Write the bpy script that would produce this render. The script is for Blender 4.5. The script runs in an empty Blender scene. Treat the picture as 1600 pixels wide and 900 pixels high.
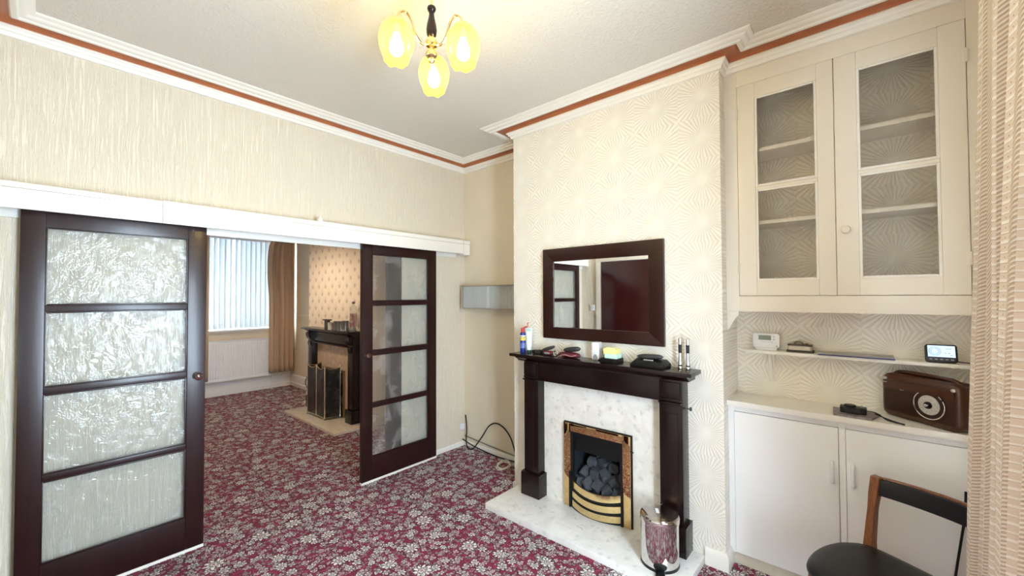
import bpy, bmesh, math, random
from mathutils import Vector, Matrix, noise
from math import sin, cos, pi, radians, sqrt, atan2
random.seed(7)
S = bpy.context.scene
COL = S.collection

# ------------------------------------------------------------------ camera
cam_d = bpy.data.cameras.new('camera')
cam = bpy.data.objects.new('camera', cam_d); COL.objects.link(cam)
cam_d.sensor_fit = 'HORIZONTAL'; cam_d.sensor_width = 36.0
cam_d.lens = 636.48 / 1600 * 36.0
cam_d.clip_start = 0.02
def cam_basis(yaw, pit, rol):
    ya, pi_, ro = radians(yaw), radians(pit), radians(rol)
    fw = Vector((sin(ya)*cos(pi_), cos(ya)*cos(pi_), sin(pi_)))
    r = Vector((cos(ya), -sin(ya), 0)); u = r.cross(fw)
    r2 = r*cos(ro) + u*sin(ro); u2 = -r*sin(ro) + u*cos(ro)
    return r2, u2, fw
r_, u_, f_ = cam_basis(49.0556, 1.16944, -0.23226)
cam.matrix_world = Matrix(((r_.x, u_.x, -f_.x, -2.5554), (r_.y, u_.y, -f_.y, -3.2191), (r_.z, u_.z, -f_.z, 1.558), (0, 0, 0, 1)))
S.camera = cam

# ------------------------------------------------------------------ sky, exposure
SKY = 28.0
w = bpy.data.worlds.new('sky'); S.world = w; w.use_nodes = True
bg = w.node_tree.nodes['Background']
bg.inputs[0].default_value = (0.68, 0.84, 1.0, 1); bg.inputs[1].default_value = SKY
S.view_settings.view_transform = 'Standard'; S.view_settings.look = 'None'
S.view_settings.gamma = 1; S.view_settings.use_curve_mapping = False
S.view_settings.exposure = 0.72
BULB = 150.0        # chandelier bulbs
FAR_BULB = 950.0     # unseen pendant added to warm the far room
cy = S.cycles
cy.max_bounces = 14; cy.diffuse_bounces = 8; cy.glossy_bounces = 6; cy.transmission_bounces = 8
cy.transparent_max_bounces = 16; cy.caustics_reflective = False; cy.caustics_refractive = False
cy.sample_clamp_indirect = 8.0
def portal(name, loc, sx, sy, rot):
    l = bpy.data.lights.new(name, 'AREA'); l.shape = 'RECTANGLE'; l.size = sx; l.size_y = sy
    l.cycles.is_portal = True
    o = bpy.data.objects.new(name, l); COL.objects.link(o); o.location = loc; o.rotation_euler = rot
portal('sky_portal', (-1.5, -3.83, 1.35), 1.1, 1.9, (radians(90), 0, 0))
portal('sky_portal', (-0.45, 4.72, 1.78), 1.1, 1.5, (radians(-90), 0, 0))

# ------------------------------------------------------------------ node helpers
class NT:
    def __init__(s, name):
        s.m = bpy.data.materials.new(name); s.m.use_nodes = True
        s.t = s.m.node_tree; s.t.nodes.clear()
        s.out = s.t.nodes.new('ShaderNodeOutputMaterial')
    def n(s, typ, ins=None, **kw):
        nd = s.t.nodes.new(typ)
        for k, v in kw.items(): setattr(nd, k, v)
        for k, v in (ins or {}).items(): s.set(nd.inputs[k], v)
        return nd
    def set(s, sock, v):
        if isinstance(v, bpy.types.NodeSocket): s.t.links.new(v, sock)
        elif isinstance(v, (tuple, list)) and len(v) == 3 and sock.type == 'RGBA': sock.default_value = (*v, 1)
        else: sock.default_value = v
    def M(s, op, a, b=0.0, c=0.0):
        nd = s.n('ShaderNodeMath', operation=op)
        s.set(nd.inputs[0], a); s.set(nd.inputs[1], b); s.set(nd.inputs[2], c)
        return nd.outputs[0]
    def V(s, op, a, b=(0, 0, 0)):
        nd = s.n('ShaderNodeVectorMath', operation=op)
        s.set(nd.inputs[0], a)
        if op == 'SCALE': s.set(nd.inputs[3], b)
        else: s.set(nd.inputs[1], b)
        return nd.outputs[0]
    def mix(s, f, a, b):
        nd = s.n('ShaderNodeMix', data_type='RGBA')
        s.set(nd.inputs[0], f); s.set(nd.inputs[6], a); s.set(nd.inputs[7], b)
        return nd.outputs[2]
    def ss(s, x, lo, hi, a=0.0, b=1.0):
        nd = s.n('ShaderNodeMapRange', interpolation_type='SMOOTHSTEP', clamp=True)
        for i, v in enumerate((x, lo, hi, a, b)): s.set(nd.inputs[i], v)
        return nd.outputs[0]
    def xyz(s, v):
        nd = s.n('ShaderNodeSeparateXYZ'); s.set(nd.inputs[0], v); return nd.outputs
    def comb(s, x, y, z=0.0):
        nd = s.n('ShaderNodeCombineXYZ'); s.set(nd.inputs[0], x); s.set(nd.inputs[1], y); s.set(nd.inputs[2], z); return nd.outputs[0]
    def noise(s, vec, scale, detail=3.0, rough=.5, dist=0.0):
        nd = s.n('ShaderNodeTexNoise', {'Scale': scale, 'Detail': detail, 'Roughness': rough, 'Distortion': dist})
        s.set(nd.inputs['Vector'], vec); return nd
    def fres(s, ior=1.5, nrm=None):
        f = s.n('ShaderNodeFresnel', {'IOR': ior})
        if nrm is not None: s.set(f.inputs['Normal'], nrm)
        g = s.n('ShaderNodeNewGeometry').outputs['Backfacing']
        return s.M('MULTIPLY', f.outputs[0], s.M('SUBTRACT', 1.0, g))
    def pos(s): return s.n('ShaderNodeNewGeometry').outputs['Position']
    def obj(s): return s.n('ShaderNodeTexCoord').outputs['Object']
    def uv(s): return s.n('ShaderNodeTexCoord').outputs['UV']
    def bump(s, h, strength=.3, dist=.01):
        nd = s.n('ShaderNodeBump', {'Strength': strength, 'Distance': dist, 'Height': h}); return nd.outputs[0]
    def bsdf(s, **kw):
        nd = s.n('ShaderNodeBsdfPrincipled')
        for k, v in kw.items(): s.set(nd.inputs[k.replace('_', ' ')], v)
        s.t.links.new(nd.outputs[0], s.out.inputs[0]); s.b = nd
        return s.m
MC = {}
def plain(name, col, rough=.5, metal=0.0, coat=0.0, spec=.5, var=.06, scale=30.0, bump=0.0):
    if name in MC: return MC[name]
    t = NT(name); p = t.pos(); nz = t.noise(p, scale, 3)
    c2 = tuple(max(0, c*(1-var*2)) for c in col)
    c = t.mix(nz.outputs[0], c2, tuple(min(1, c*(1+var)) for c in col))
    kw = dict(Base_Color=c, Roughness=rough, Metallic=metal)
    if coat: kw['Coat_Weight'] = coat; kw['Coat_Roughness'] = .12
    kw['Specular_IOR_Level'] = spec
    if bump: kw['Normal'] = t.bump(nz.outputs[0], bump, .004)
    MC[name] = t.bsdf(**kw); return MC[name]
def emit(name, col, st):
    if name in MC: return MC[name]
    t = NT(name); e = t.n('ShaderNodeEmission', {'Color': col, 'Strength': st})
    t.t.links.new(e.outputs[0], t.out.inputs[0]); MC[name] = t.m; return t.m
def wood(name, col, dark, rough=.3, coat=.3, scale=(3, 3, .5), spec=.5):
    t = NT(name); v = t.n('ShaderNodeMapping', {'Vector': t.pos(), 'Scale': tuple(10*s for s in scale)}).outputs[0]
    nz = t.noise(v, 1.2, 6, .65, 1.2)
    f = t.ss(nz.outputs[0], .3, .7)
    return t.bsdf(Base_Color=t.mix(f, dark, col), Roughness=rough, Coat_Weight=coat, Coat_Roughness=.15, Specular_IOR_Level=spec,
                  Normal=t.bump(nz.outputs[0], .12, .002))

# --- wallpapers
def mat_striated():
    t = NT('striated_wallpaper'); p = t.pos()
    v = t.n('ShaderNodeMapping', {'Vector': p, 'Scale': (75, 75, 4.0)}).outputs[0]
    a = t.noise(v, 1.0, 4, .6, .9)
    v2 = t.n('ShaderNodeMapping', {'Vector': p, 'Scale': (26, 26, 2.2)}).outputs[0]
    b = t.noise(v2, 1.0, 3, .6, 1.5)
    ridge = t.M('ABSOLUTE', t.M('SUBTRACT', a.outputs[0], .5))
    h = t.M('ADD', t.ss(ridge, 0, .12), t.M('MULTIPLY', b.outputs[0], .8))
    big = t.noise(p, 1.3, 2)
    c = t.mix(big.outputs[0], (.75, .67, .535), (.79, .72, .60))
    c = t.mix(t.ss(ridge, .0, .05, .28, 0), c, (.62, .52, .37))
    return t.bsdf(Base_Color=c, Roughness=.55, Normal=t.bump(h, .55, .008), Specular_IOR_Level=.35)
def burst(t, a, b, pitch):
    """half-drop lattice of sunbursts: ray signal and radius"""
    k = 1/(pitch*sqrt(.5)); r2 = sqrt(.5)
    ru = t.M('MULTIPLY', t.M('ADD', a, b), r2*k); rv = t.M('MULTIPLY', t.M('SUBTRACT', b, a), r2*k)
    fu = t.M('SUBTRACT', t.M('FRACT', ru), .5); fv = t.M('SUBTRACT', t.M('FRACT', rv), .5)
    da = t.M('MULTIPLY', t.M('SUBTRACT', fu, fv), r2/k); db = t.M('MULTIPLY', t.M('ADD', fu, fv), r2/k)
    ang = t.M('ARCTAN2', db, da)
    rad = t.M('SQRT', t.M('ADD', t.M('MULTIPLY', da, da), t.M('MULTIPLY', db, db)))
    return ang, rad
def mat_sunburst(axis='y', tint=1.0):
    t = NT('sunburst_wallpaper'); p = t.xyz(t.pos())
    a, b = p[1], p[2]
    da = t.M('MULTIPLY', t.M('SUBTRACT', t.M('FRACT', t.M('ADD', t.M('DIVIDE', a, .28), .43)), .5), .28)
    db = t.M('MULTIPLY', t.M('SUBTRACT', t.M('FRACT', t.M('ADD', t.M('DIVIDE', b, .25), .5)), .5), .25)
    ang = t.M('ARCTAN2', db, da); rad = t.M('SQRT', t.M('ADD', t.M('MULTIPLY', da, da), t.M('MULTIPLY', db, db)))
    wob = t.noise(t.pos(), 25, 2)
    s = t.M('SINE', t.M('ADD', t.M('MULTIPLY', ang, 38.0), t.M('MULTIPLY', wob.outputs[0], 1.2)))
    h = t.M('MULTIPLY', t.ss(s, .0, .9), t.ss(rad, .015, .06))
    big = t.noise(t.pos(), 1.7, 2)
    base = t.mix(big.outputs[0], (.84, .785, .67), (.87, .82, .72))
    c = t.mix(t.M('MULTIPLY', h, .45), (.90, .865, .79), (.58, .50, .38))
    c = t.mix(.5, base, c)
    fine = t.noise(t.pos(), 160, 2)
    h2 = t.M('ADD', h, t.M('MULTIPLY', fine.outputs[0], .25))
    return t.bsdf(Base_Color=c, Roughness=.5, Normal=t.bump(h2, .55, .006), Specular_IOR_Level=.4)
def mat_tufted():
    t = NT('tufted_wallpaper'); p = t.xyz(t.pos())
    ang, rad = burst(t, p[1], p[2], .20)
    h = t.ss(rad, .0, .10)
    sp = t.noise(t.pos(), 60, 2)
    f = t.M('MULTIPLY', t.ss(t.M('ADD', rad, t.M('MULTIPLY', sp.outputs[0], .02)), .016, .052, 1, 0), .7)
    c = t.mix(f, (.87, .76, .63), (.42, .34, .27))
    return t.bsdf(Base_Color=c, Roughness=.6, Normal=t.bump(h, .5, .012))
def mat_ceiling():
    t = NT('stippled_ceiling'); p = t.pos()
    a = t.noise(p, 55, 4, .6, .6); b = t.noise(p, 1.1, 2)
    c = t.mix(b.outputs[0], (.66, .62, .565), (.70, .665, .61))
    return t.bsdf(Base_Color=c, Roughness=.6, Normal=t.bump(a.outputs[0], .7, .012))
def flower(t, p2, cell, R, petals, seed, rnd=.85):
    vo = t.n('ShaderNodeTexVoronoi', {'Scale': 1/cell, 'Randomness': rnd}, voronoi_dimensions='2D', feature='F1')
    v = t.V('ADD', p2, (seed*1.37, seed*.73, 0)); t.set(vo.inputs['Vector'], v)
    d = t.xyz(t.V('SUBTRACT', v, vo.outputs['Position']))
    cr = t.n('ShaderNodeSeparateColor', {0: vo.outputs['Color']}).outputs
    ang = t.M('ADD', t.M('ARCTAN2', d[1], d[0]), t.M('MULTIPLY', cr[0], 6.0))
    r = t.M('SQRT', t.M('ADD', t.M('MULTIPLY', d[0], d[0]), t.M('MULTIPLY', d[1], d[1])))
    c = t.M('COSINE', t.M('MULTIPLY', ang, float(petals)))
    size = t.M('ADD', .75, t.M('MULTIPLY', cr[2], .45))
    rr = t.M('DIVIDE', r, t.M('MULTIPLY', t.M('MULTIPLY', t.M('ADD', .8, t.M('MULTIPLY', c, .2)), size), R))
    return rr, c, cr
def mat_carpet():
    t = NT('floral_carpet'); p = t.pos(); q = t.xyz(p); p2 = t.comb(q[0], q[1])
    wn = t.noise(p, 22, 2); p2 = t.V('ADD', p2, t.V('SCALE', t.V('SUBTRACT', wn.outputs[1], (.5, .5, .5)), .030))
    base = t.mix(t.noise(p, 9, 2).outputs[0], (.16, .005, .028), (.25, .012, .050))
    vn = t.noise(p2, 9, 2, .5, .8)
    col = t.mix(t.ss(t.M('ABSOLUTE', t.M('SUBTRACT', vn.outputs[0], .5)), .006, .018, .85, 0), base, (.40, .05, .11))
    v2 = t.noise(t.V('ADD', p2, (3.1, 1.7, 0)), 13, 2, .5, .8)
    col = t.mix(t.ss(t.M('ABSOLUTE', t.M('SUBTRACT', v2.outputs[0], .5)), .008, .02, .8, 0), col, (.03, .006, .012))
    for cell, R, pet, seed, keep, cols, dk, curl in (
        (.034, .0150, 2, 1, .85, ((.48, .25, .27), (.34, .24, .25)), (.02, .006, .01), 0),
        (.052, .0195, 4, 5, .78, ((.76, .56, .57), (.60, .54, .54)), (.02, .007, .01), 1),
        (.070, .0230, 3, 23, .62, ((.60, .32, .36), (.60, .53, .52)), (.02, .008, .01), 1),
        (.100, .0290, 6, 9, .75, ((.88, .82, .80), (.72, .68, .66)), (.016, .010, .012), 0),
        (.215, .050, 9, 14, .78, ((.80, .78, .74), (.88, .80, .77)), (.014, .012, .012), 1)):
        rr, c, cr = flower(t, p2, cell, R, pet, seed)
        on = t.M('LESS_THAN', cr[1], keep)
        pc = t.mix(cr[2], cols[0], cols[1])
        mot = t.noise(p2, 110, 1)
        pc = t.mix(t.ss(mot.outputs[0], .52, .62, 0, .5), pc, dk)                     # broken, worn tufts
        pc = t.mix(t.ss(c, -.9, -.3, .75, 0), pc, dk)                                  # petal divisions
        pc = t.mix(t.ss(t.M('ABSOLUTE', t.M('SUBTRACT', rr, .45)), .04, .12, .85, 0), pc, dk)
        pc = t.mix(t.ss(rr, .10, .22, 1, 0), pc, (.40, .09, .12) if curl else dk)
        col = t.mix(t.M('MULTIPLY', on, t.ss(rr, 1.12, 1.24, .85, 0)), col, dk)
        col = t.mix(t.M('MULTIPLY', on, t.ss(rr, .90, .98, 1, 0)), col, pc)
    f = t.noise(p, 420, 2)
    col = t.mix(t.M('MULTIPLY', f.outputs[0], .35), col, t.mix(.5, col, (.05, .01, .015)))
    return t.bsdf(Base_Color=col, Roughness=.95, Specular_IOR_Level=.1, Normal=t.bump(f.outputs[0], .5, .004), Sheen_Weight=.1)
def mat_marble(name, c1, c2, c3, rough=.18):
    t = NT(name); p = t.pos()
    nz = t.noise(p, 9, 4, .6, 1.2)
    v = t.n('ShaderNodeTexVoronoi', {'Scale': 26.0, 'Randomness': 1.0}, feature='F1'); t.set(v.inputs['Vector'], t.V('ADD', p, t.V('SCALE', nz.outputs[1], .09)))
    cc = t.n('ShaderNodeSeparateColor', {0: v.outputs['Color']}).outputs[0]
    c = t.mix(t.ss(nz.outputs[0], .35, .65), c1, c2)
    c = t.mix(t.M('MULTIPLY', t.ss(cc, .62, .85), t.ss(v.outputs['Distance'], .1, .55, .75, 0)), c, c3)
    return t.bsdf(Base_Color=c, Roughness=rough, Specular_IOR_Level=.5)
def mat_pane(name, tint, haze, rough, bstr, scale, trans=.6, rgloss=.12):
    """obscured glass: part clear, part milky, with a shard-like relief on its gloss"""
    t = NT(name); p = t.pos()
    v = t.n('ShaderNodeTexVoronoi', {'Scale': scale, 'Randomness': 1.0}, feature='F1')
    nz = t.noise(p, scale*.6, 3, .6, 1.5)
    t.set(v.inputs['Vector'], t.V('MULTIPLY', t.V('ADD', p, t.V('SCALE', nz.outputs[1], .12)), (1, 1, .6)))
    h = t.M('ADD', v.outputs['Distance'], t.M('MULTIPLY', nz.outputs[0], .7))
    nrm = t.bump(h, bstr, .01)
    tr = t.n('ShaderNodeBsdfTransparent', {'Color': tint})
    rf = t.n('ShaderNodeBsdfRefraction', {'Color': tint, 'Roughness': rough, 'IOR': 1.12, 'Normal': nrm})
    df = t.n('ShaderNodeBsdfTranslucent', {'Color': tint, 'Normal': nrm}); d2 = t.n('ShaderNodeBsdfDiffuse', {'Color': tint, 'Normal': nrm})
    dd = t.n('ShaderNodeMixShader', {0: .5, 1: df.outputs[0], 2: d2.outputs[0]})
    a = t.n('ShaderNodeMixShader', {0: trans, 1: rf.outputs[0], 2: tr.outputs[0]})
    vv = t.n('ShaderNodeTexVoronoi', {'Scale': scale*.62, 'Randomness': 1.0}, feature='F1'); t.set(vv.inputs['Vector'], t.V('MULTIPLY', t.V('ADD', p, t.V('SCALE', nz.outputs[1], .16)), (1, 1, .55)))
    lc = t.n('ShaderNodeSeparateColor', {0: vv.outputs['Color']}).outputs[0]
    hz = t.M('ADD', haze*.6, t.M('MULTIPLY', t.ss(lc, .55, 1.0), haze*1.2))
    b = t.n('ShaderNodeMixShader', {0: hz, 1: a.outputs[0], 2: dd.outputs[0]})
    gl = t.n('ShaderNodeBsdfGlossy', {'Roughness': rgloss, 'Normal': nrm})
    c = t.n('ShaderNodeMixShader', {0: t.fres(1.5, nrm), 1: b.outputs[0], 2: gl.outputs[0]})
    t.t.links.new(c.outputs[0], t.out.inputs[0]); return t.m
def mat_clear(name, tint=(1, 1, 1), gloss=.02):
    t = NT(name)
    tr = t.n('ShaderNodeBsdfTransparent', {'Color': tint}); gl = t.n('ShaderNodeBsdfGlossy', {'Roughness': gloss})
    c = t.n('ShaderNodeMixShader', {0: t.fres(), 1: tr.outputs[0], 2: gl.outputs[0]})
    t.t.links.new(c.outputs[0], t.out.inputs[0]); return t.m
def mat_cloth(name, col, trans=.3, weave=400.0):
    t = NT(name); nz = t.noise(t.pos(), weave, 2)
    c = t.mix(nz.outputs[0], tuple(x*.88 for x in col), col)
    d = t.n('ShaderNodeBsdfDiffuse', {'Color': c}); l = t.n('ShaderNodeBsdfTranslucent', {'Color': c})
    m = t.n('ShaderNodeMixShader', {0: trans, 1: d.outputs[0], 2: l.outputs[0]})
    t.t.links.new(m.outputs[0], t.out.inputs[0]); return t.m
def mat_woven():
    t = NT('woven_curtain_cloth'); q = t.xyz(t.uv()); u, v = q[0], q[1]
    cu = t.M('FRACT', t.M('DIVIDE', u, .088)); row = .0235
    fl = t.M('LESS_THAN', cu, .52)                                   # flat ladder column, else twill column
    rv = t.M('FRACT', t.M('DIVIDE', v, row))
    line = t.ss(t.M('ABSOLUTE', t.M('SUBTRACT', rv, .5)), .34, .44)  # pale weft bar between rungs
    du = t.M('MULTIPLY', t.M('SUBTRACT', cu, .26), .088); dv = t.M('MULTIPLY', t.M('SUBTRACT', rv, .5), row)
    dot = t.ss(t.M('SQRT', t.M('ADD', t.M('MULTIPLY', du, du), t.M('MULTIPLY', dv, dv))), .0015, .003, 1, 0)
    tw = t.M('SINE', t.M('MULTIPLY', t.M('ADD', t.M('DIVIDE', v, row), t.M('MULTIPLY', cu, -1.9)), 2*pi*2.0))
    tws = t.ss(tw, -.5, .5)
    th = t.M('LESS_THAN', t.M('FRACT', t.M('DIVIDE', v, row*2)), .12)
    hf = t.M('MAXIMUM', line, t.M('MULTIPLY', th, .8))
    h = t.M('ADD', t.M('MULTIPLY', fl, hf), t.M('MULTIPLY', t.M('SUBTRACT', 1, fl), t.M('MULTIPLY', tws, .9)))
    c = t.mix(fl, t.mix(h, (.60, .47, .37), (.90, .81, .71)), t.mix(h, (.80, .69, .585), (.97, .92, .86)))
    c = t.mix(t.M('MULTIPLY', fl, t.M('MULTIPLY', dot, .8)), c, (.30, .20, .16))
    nrm = t.bump(h, .6, .006)
    d = t.n('ShaderNodeBsdfDiffuse', {'Color': c, 'Normal': nrm}); l = t.n('ShaderNodeBsdfTranslucent', {'Color': c, 'Normal': nrm})
    m = t.n('ShaderNodeMixShader', {0: .06, 1: d.outputs[0], 2: l.outputs[0]})
    t.t.links.new(m.outputs[0], t.out.inputs[0]); return t.m
def mat_shade():
    t = NT('yellow_shade_glass'); nz = t.noise(t.pos(), 45, 3)
    c = t.mix(nz.outputs[0], (.55, .45, .035), (.60, .50, .06))
    tr = t.n('ShaderNodeBsdfTransparent', {'Color': (1, .92, .40)})
    l = t.n('ShaderNodeBsdfTranslucent', {'Color': c}); d = t.n('ShaderNodeBsdfDiffuse', {'Color': c})
    a = t.n('ShaderNodeMixShader', {0: .35, 1: l.outputs[0], 2: d.outputs[0]})
    b = t.n('ShaderNodeMixShader', {0: .62, 1: a.outputs[0], 2: tr.outputs[0]})
    g = t.n('ShaderNodeBsdfGlossy', {'Roughness': .06})
    cc = t.n('ShaderNodeMixShader', {0: t.fres(1.45), 1: b.outputs[0], 2: g.outputs[0]})
    t.t.links.new(cc.outputs[0], t.out.inputs[0]); return t.m

STRI = mat_striated(); SUN = mat_sunburst(); TUFT = mat_tufted(); CEIL = mat_ceiling(); CARPET = mat_carpet()
MARBLE = mat_marble('cream_marble', (.80, .77, .71), (.72, .685, .62), (.52, .50, .46), .3)
HEARTH = mat_marble('white_marble', (.84, .83, .80), (.77, .76, .73), (.60, .60, .57), .2)
TANMARBLE = mat_marble('tan_marble', (.66, .50, .37), (.55, .41, .30), (.42, .31, .23), .25)
CREAMSTONE = mat_marble('cream_stone', (.78, .70, .58), (.72, .62, .50), (.60, .50, .40), .15)
MAHOG = wood('dark_mahogany', (.011, .0028, .0030), (.006, .0018, .002), .26, .15, (3, 3, .4), .35)
DOORWOOD = wood('door_mahogany', (.024, .0050, .0045), (.013, .0030, .003), .32, .12, (4, 4, .3), .35)
FRAMEWOOD = wood('mirror_wood', (.027, .0058, .0028), (.015, .0032, .002), .3, .15, (3, 3, 3), .35)
TEAK = wood('teak', (.30, .105, .035), (.17, .055, .02), .35, .2, (5, 5, .7))
RADIOWOOD = plain('radio_brown', (.058, .018, .007), .28, spec=.5, var=.15, scale=14)
WHITEP = plain('white_gloss_paint', (.83, .80, .74), .3, var=.02, scale=4)
CREAMP = plain('cream_gloss_paint', (.80, .74, .64), .32, var=.02, scale=4)
COLDW = plain('white_cupboard_paint', (.86, .86, .86), .35, var=.02, scale=3)
TERRA = plain('terracotta_paint', (.42, .135, .052), .3, var=.12, scale=9)
BRASS = plain('polished_brass', (.86, .66, .33), .12, 1.0, var=.05)
CHROME = plain('polished_steel', (.74, .72, .70), .07, 1.0, var=.03)
BLACKP = plain('black_plastic', (.005, .005, .0055), .35, spec=.35)
BLACKM = plain('black_metal', (.004, .004, .005), .5, spec=.3)
GREYP = plain('grey_plastic', (.32, .33, .34), .45)
WHITEPL = plain('white_plastic', (.84, .85, .87), .35, var=.02)
PANE = mat_pane('obscured_glass', (.94, .955, .955), .10, .25, .30, 24, .91, .12)
CUPGLASS = mat_pane('figured_glass', (.97, .955, .93), .03, .1, .3, 30, .93, .06)
CLEAR = mat_clear('window_glass')
BURG = plain('burgundy_gloss_paint', (.030, .0008, .002), .25, coat=.3)

# ------------------------------------------------------------------ mesh helpers
ORG = {}
class MB:
    def __init__(s): s.bm = bmesh.new()
    def box(s, x0, x1, y0, y1, z0, z1, rot=None):
        v = [s.bm.verts.new((x, y, z)) for z in (z0, z1) for x, y in ((x0, y0), (x1, y0), (x1, y1), (x0, y1))]
        for f in ((3, 2, 1, 0), (4, 5, 6, 7), (0, 1, 5, 4), (1, 2, 6, 5), (2, 3, 7, 6), (3, 0, 4, 7)): s.bm.faces.new([v[i] for i in f])
        if rot is not None: bmesh.ops.transform(s.bm, matrix=rot, verts=v)
        return s
    def loops(s, rings, close=True, cap=True):
        R = [[s.bm.verts.new(p) for p in r] for r in rings]; n = len(R[0])
        for a, b in zip(R, R[1:]):
            for i in range(n if close else n-1):
                j = (i+1) % n
                s.bm.faces.new((a[i], a[j], b[j], b[i]))
        if cap and close:
            for r, fl in ((R[0], True), (R[-1], False)):
                if len(set((round(v.co.x, 6), round(v.co.y, 6), round(v.co.z, 6)) for v in r)) > 2:
                    s.bm.faces.new(list(reversed(r)) if fl else r)
        return s
    def lathe(s, prof, c=(0, 0, 0), n=20, axis='z', cap=True, mat=None):
        rings = []
        for r, h in prof:
            ring = []
            for i in range(n):
                a = 2*pi*i/n; p = Vector((r*cos(a), r*sin(a), h))
                if axis == 'x': p = Vector((p.z, p.x, p.y))
                elif axis == 'y': p = Vector((p.y, p.z, p.x))
                if mat is not None: p = mat @ p
                ring.append(p + Vector(c))
            rings.append(ring)
        return s.loops(rings, True, cap)
    def cyl(s, c, r, h, n=16, axis='z'): return s.lathe([(r, 0), (r, h)], c, n, axis)
    def tube(s, pts, r, n=8, closed=False):
        pts = [Vector(p) for p in pts]; rings = []; N = len(pts); up = None
        for i, p in enumerate(pts):
            if closed: d = pts[(i+1) % N] - pts[i-1]
            else: d = pts[min(i+1, N-1)] - pts[max(i-1, 0)]
            d.normalize()
            if up is None:
                up = Vector((0, 0, 1)) if abs(d.z) < .9 else Vector((1, 0, 0))
            a = d.cross(up).normalized(); up = a.cross(d).normalized()
            rr = r[i] if isinstance(r, (list, tuple)) else r
            rings.append([p + a*cos(2*pi*k/n)*rr + up*sin(2*pi*k/n)*rr for k in range(n)])
        if closed: rings.append(rings[0])
        s.loops(rings, True, not closed)
        if closed: bmesh.ops.remove_doubles(s.bm, verts=s.bm.verts, dist=1e-6)
        return s
    def prism(s, poly, axis, a, b):
        """poly in the two other axes (order x,y,z skipping axis)"""
        def P(p, h): return {'x': (h, p[0], p[1]), 'y': (p[0], h, p[1]), 'z': (p[0], p[1], h)}[axis]
        return s.loops([[P(p, a) for p in poly], [P(p, b) for p in poly]])
    def rbox(s, x0, x1, y0, y1, z0, z1, r, axis='z', n=5):
        """box with rounded corners in the plane normal to axis"""
        if axis == 'z': A0, A1, B0, B1, h0, h1 = x0, x1, y0, y1, z0, z1
        elif axis == 'y': A0, A1, B0, B1, h0, h1 = x0, x1, z0, z1, y0, y1
        else: A0, A1, B0, B1, h0, h1 = y0, y1, z0, z1, x0, x1
        poly = []
        for cx, cy_, st in ((A1-r, B1-r, 0), (A0+r, B1-r, 90), (A0+r, B0+r, 180), (A1-r, B0+r, 270)):
            for k in range(n+1):
                a = radians(st + 90*k/n); poly.append((cx + r*cos(a), cy_ + r*sin(a)))
        return s.prism(poly, axis, h0, h1)
    def sphere(s, c, r, seg=14, ring=8, sc=(1, 1, 1)):
        m = Matrix.Translation(c) @ Matrix.Diagonal((*[r*k for k in sc], 1))
        bmesh.ops.create_uvsphere(s.bm, u_segments=seg, v_segments=ring, radius=1, matrix=m); return s
    def build(s, name, mat, parent=None, bevel=0.0, smooth=None, seg=2, rot=None):
        bm = s.bm
        if bevel:
            bmesh.ops.recalc_face_normals(bm, faces=bm.faces)
            es = [e for e in bm.edges if len(e.link_faces) == 2 and e.calc_face_angle(0) > radians(32)]
            bmesh.ops.bevel(bm, geom=es, offset=bevel, segments=seg, profile=.7, affect='EDGES', clamp_overlap=True)
        bmesh.ops.recalc_face_normals(bm, faces=bm.faces)
        co = [v.co for v in bm.verts]
        mn = Vector([min(c[i] for c in co) for i in range(3)]); mx = Vector([max(c[i] for c in co) for i in range(3)])
        c = Vector(((mn.x+mx.x)/2, (mn.y+mx.y)/2, mn.z))
        bmesh.ops.translate(bm, verts=bm.verts, vec=-c)
        me = bpy.data.meshes.new(name); bm.to_mesh(me); bm.free()
        for p in me.polygons: p.use_smooth = True
        me.set_sharp_from_angle(angle=radians(smooth if smooth else 35))
        me.materials.append(mat)
        o = bpy.data.objects.new(name, me); COL.objects.link(o)
        ORG[o.name] = c
        if parent is not None:
            o.parent = parent; o.location = c - ORG[parent.name]
        else: o.location = c
        return o
def B(x0, x1, y0, y1, z0, z1): return MB().box(min(x0, x1), max(x0, x1), min(y0, y1), max(y0, y1), z0, z1)
def tag(o, label=None, cat=None, group=None, kind=None):
    if label: o['label'] = label
    if cat: o['category'] = cat
    if group: o['group'] = group
    if kind: o['kind'] = kind
    return o
def thing(name, label, cat, loc, rotz=None, group=None, kind=None):
    o = bpy.data.objects.new(name, None); COL.objects.link(o); o.location = loc; o.empty_display_size = .05
    if rotz is None: ORG[o.name] = Vector(loc)
    else: o.rotation_euler = (0, 0, rotz); ORG[o.name] = Vector((0, 0, 0))
    return tag(o, label, cat, group, kind)
def copy_tree(o, parent=None):
    c = o.copy(); COL.objects.link(c)
    if o.name in ORG: ORG[c.name] = ORG[o.name]
    if parent is not None: c.parent = parent
    for ch in list(o.children): copy_tree(ch, c)
    return c
def text_mesh(name, body, size, mat, parent, matrix, ext=.0004):
    cu = bpy.data.curves.new(name, 'FONT'); cu.body = body; cu.size = size; cu.align_x = 'CENTER'; cu.align_y = 'CENTER'; cu.extrude = ext
    tmp = bpy.data.objects.new(name, cu); COL.objects.link(tmp)
    dg = bpy.context.evaluated_depsgraph_get(); me = bpy.data.meshes.new_from_object(tmp.evaluated_get(dg))
    bpy.data.objects.remove(tmp); bpy.data.curves.remove(cu)
    me.transform(matrix); me.materials.clear(); me.materials.append(mat)
    o = bpy.data.objects.new(name, me); COL.objects.link(o); o.parent = parent
    o.location = -ORG[parent.name]; ORG[o.name] = Vector((0, 0, 0)); return o
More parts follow.
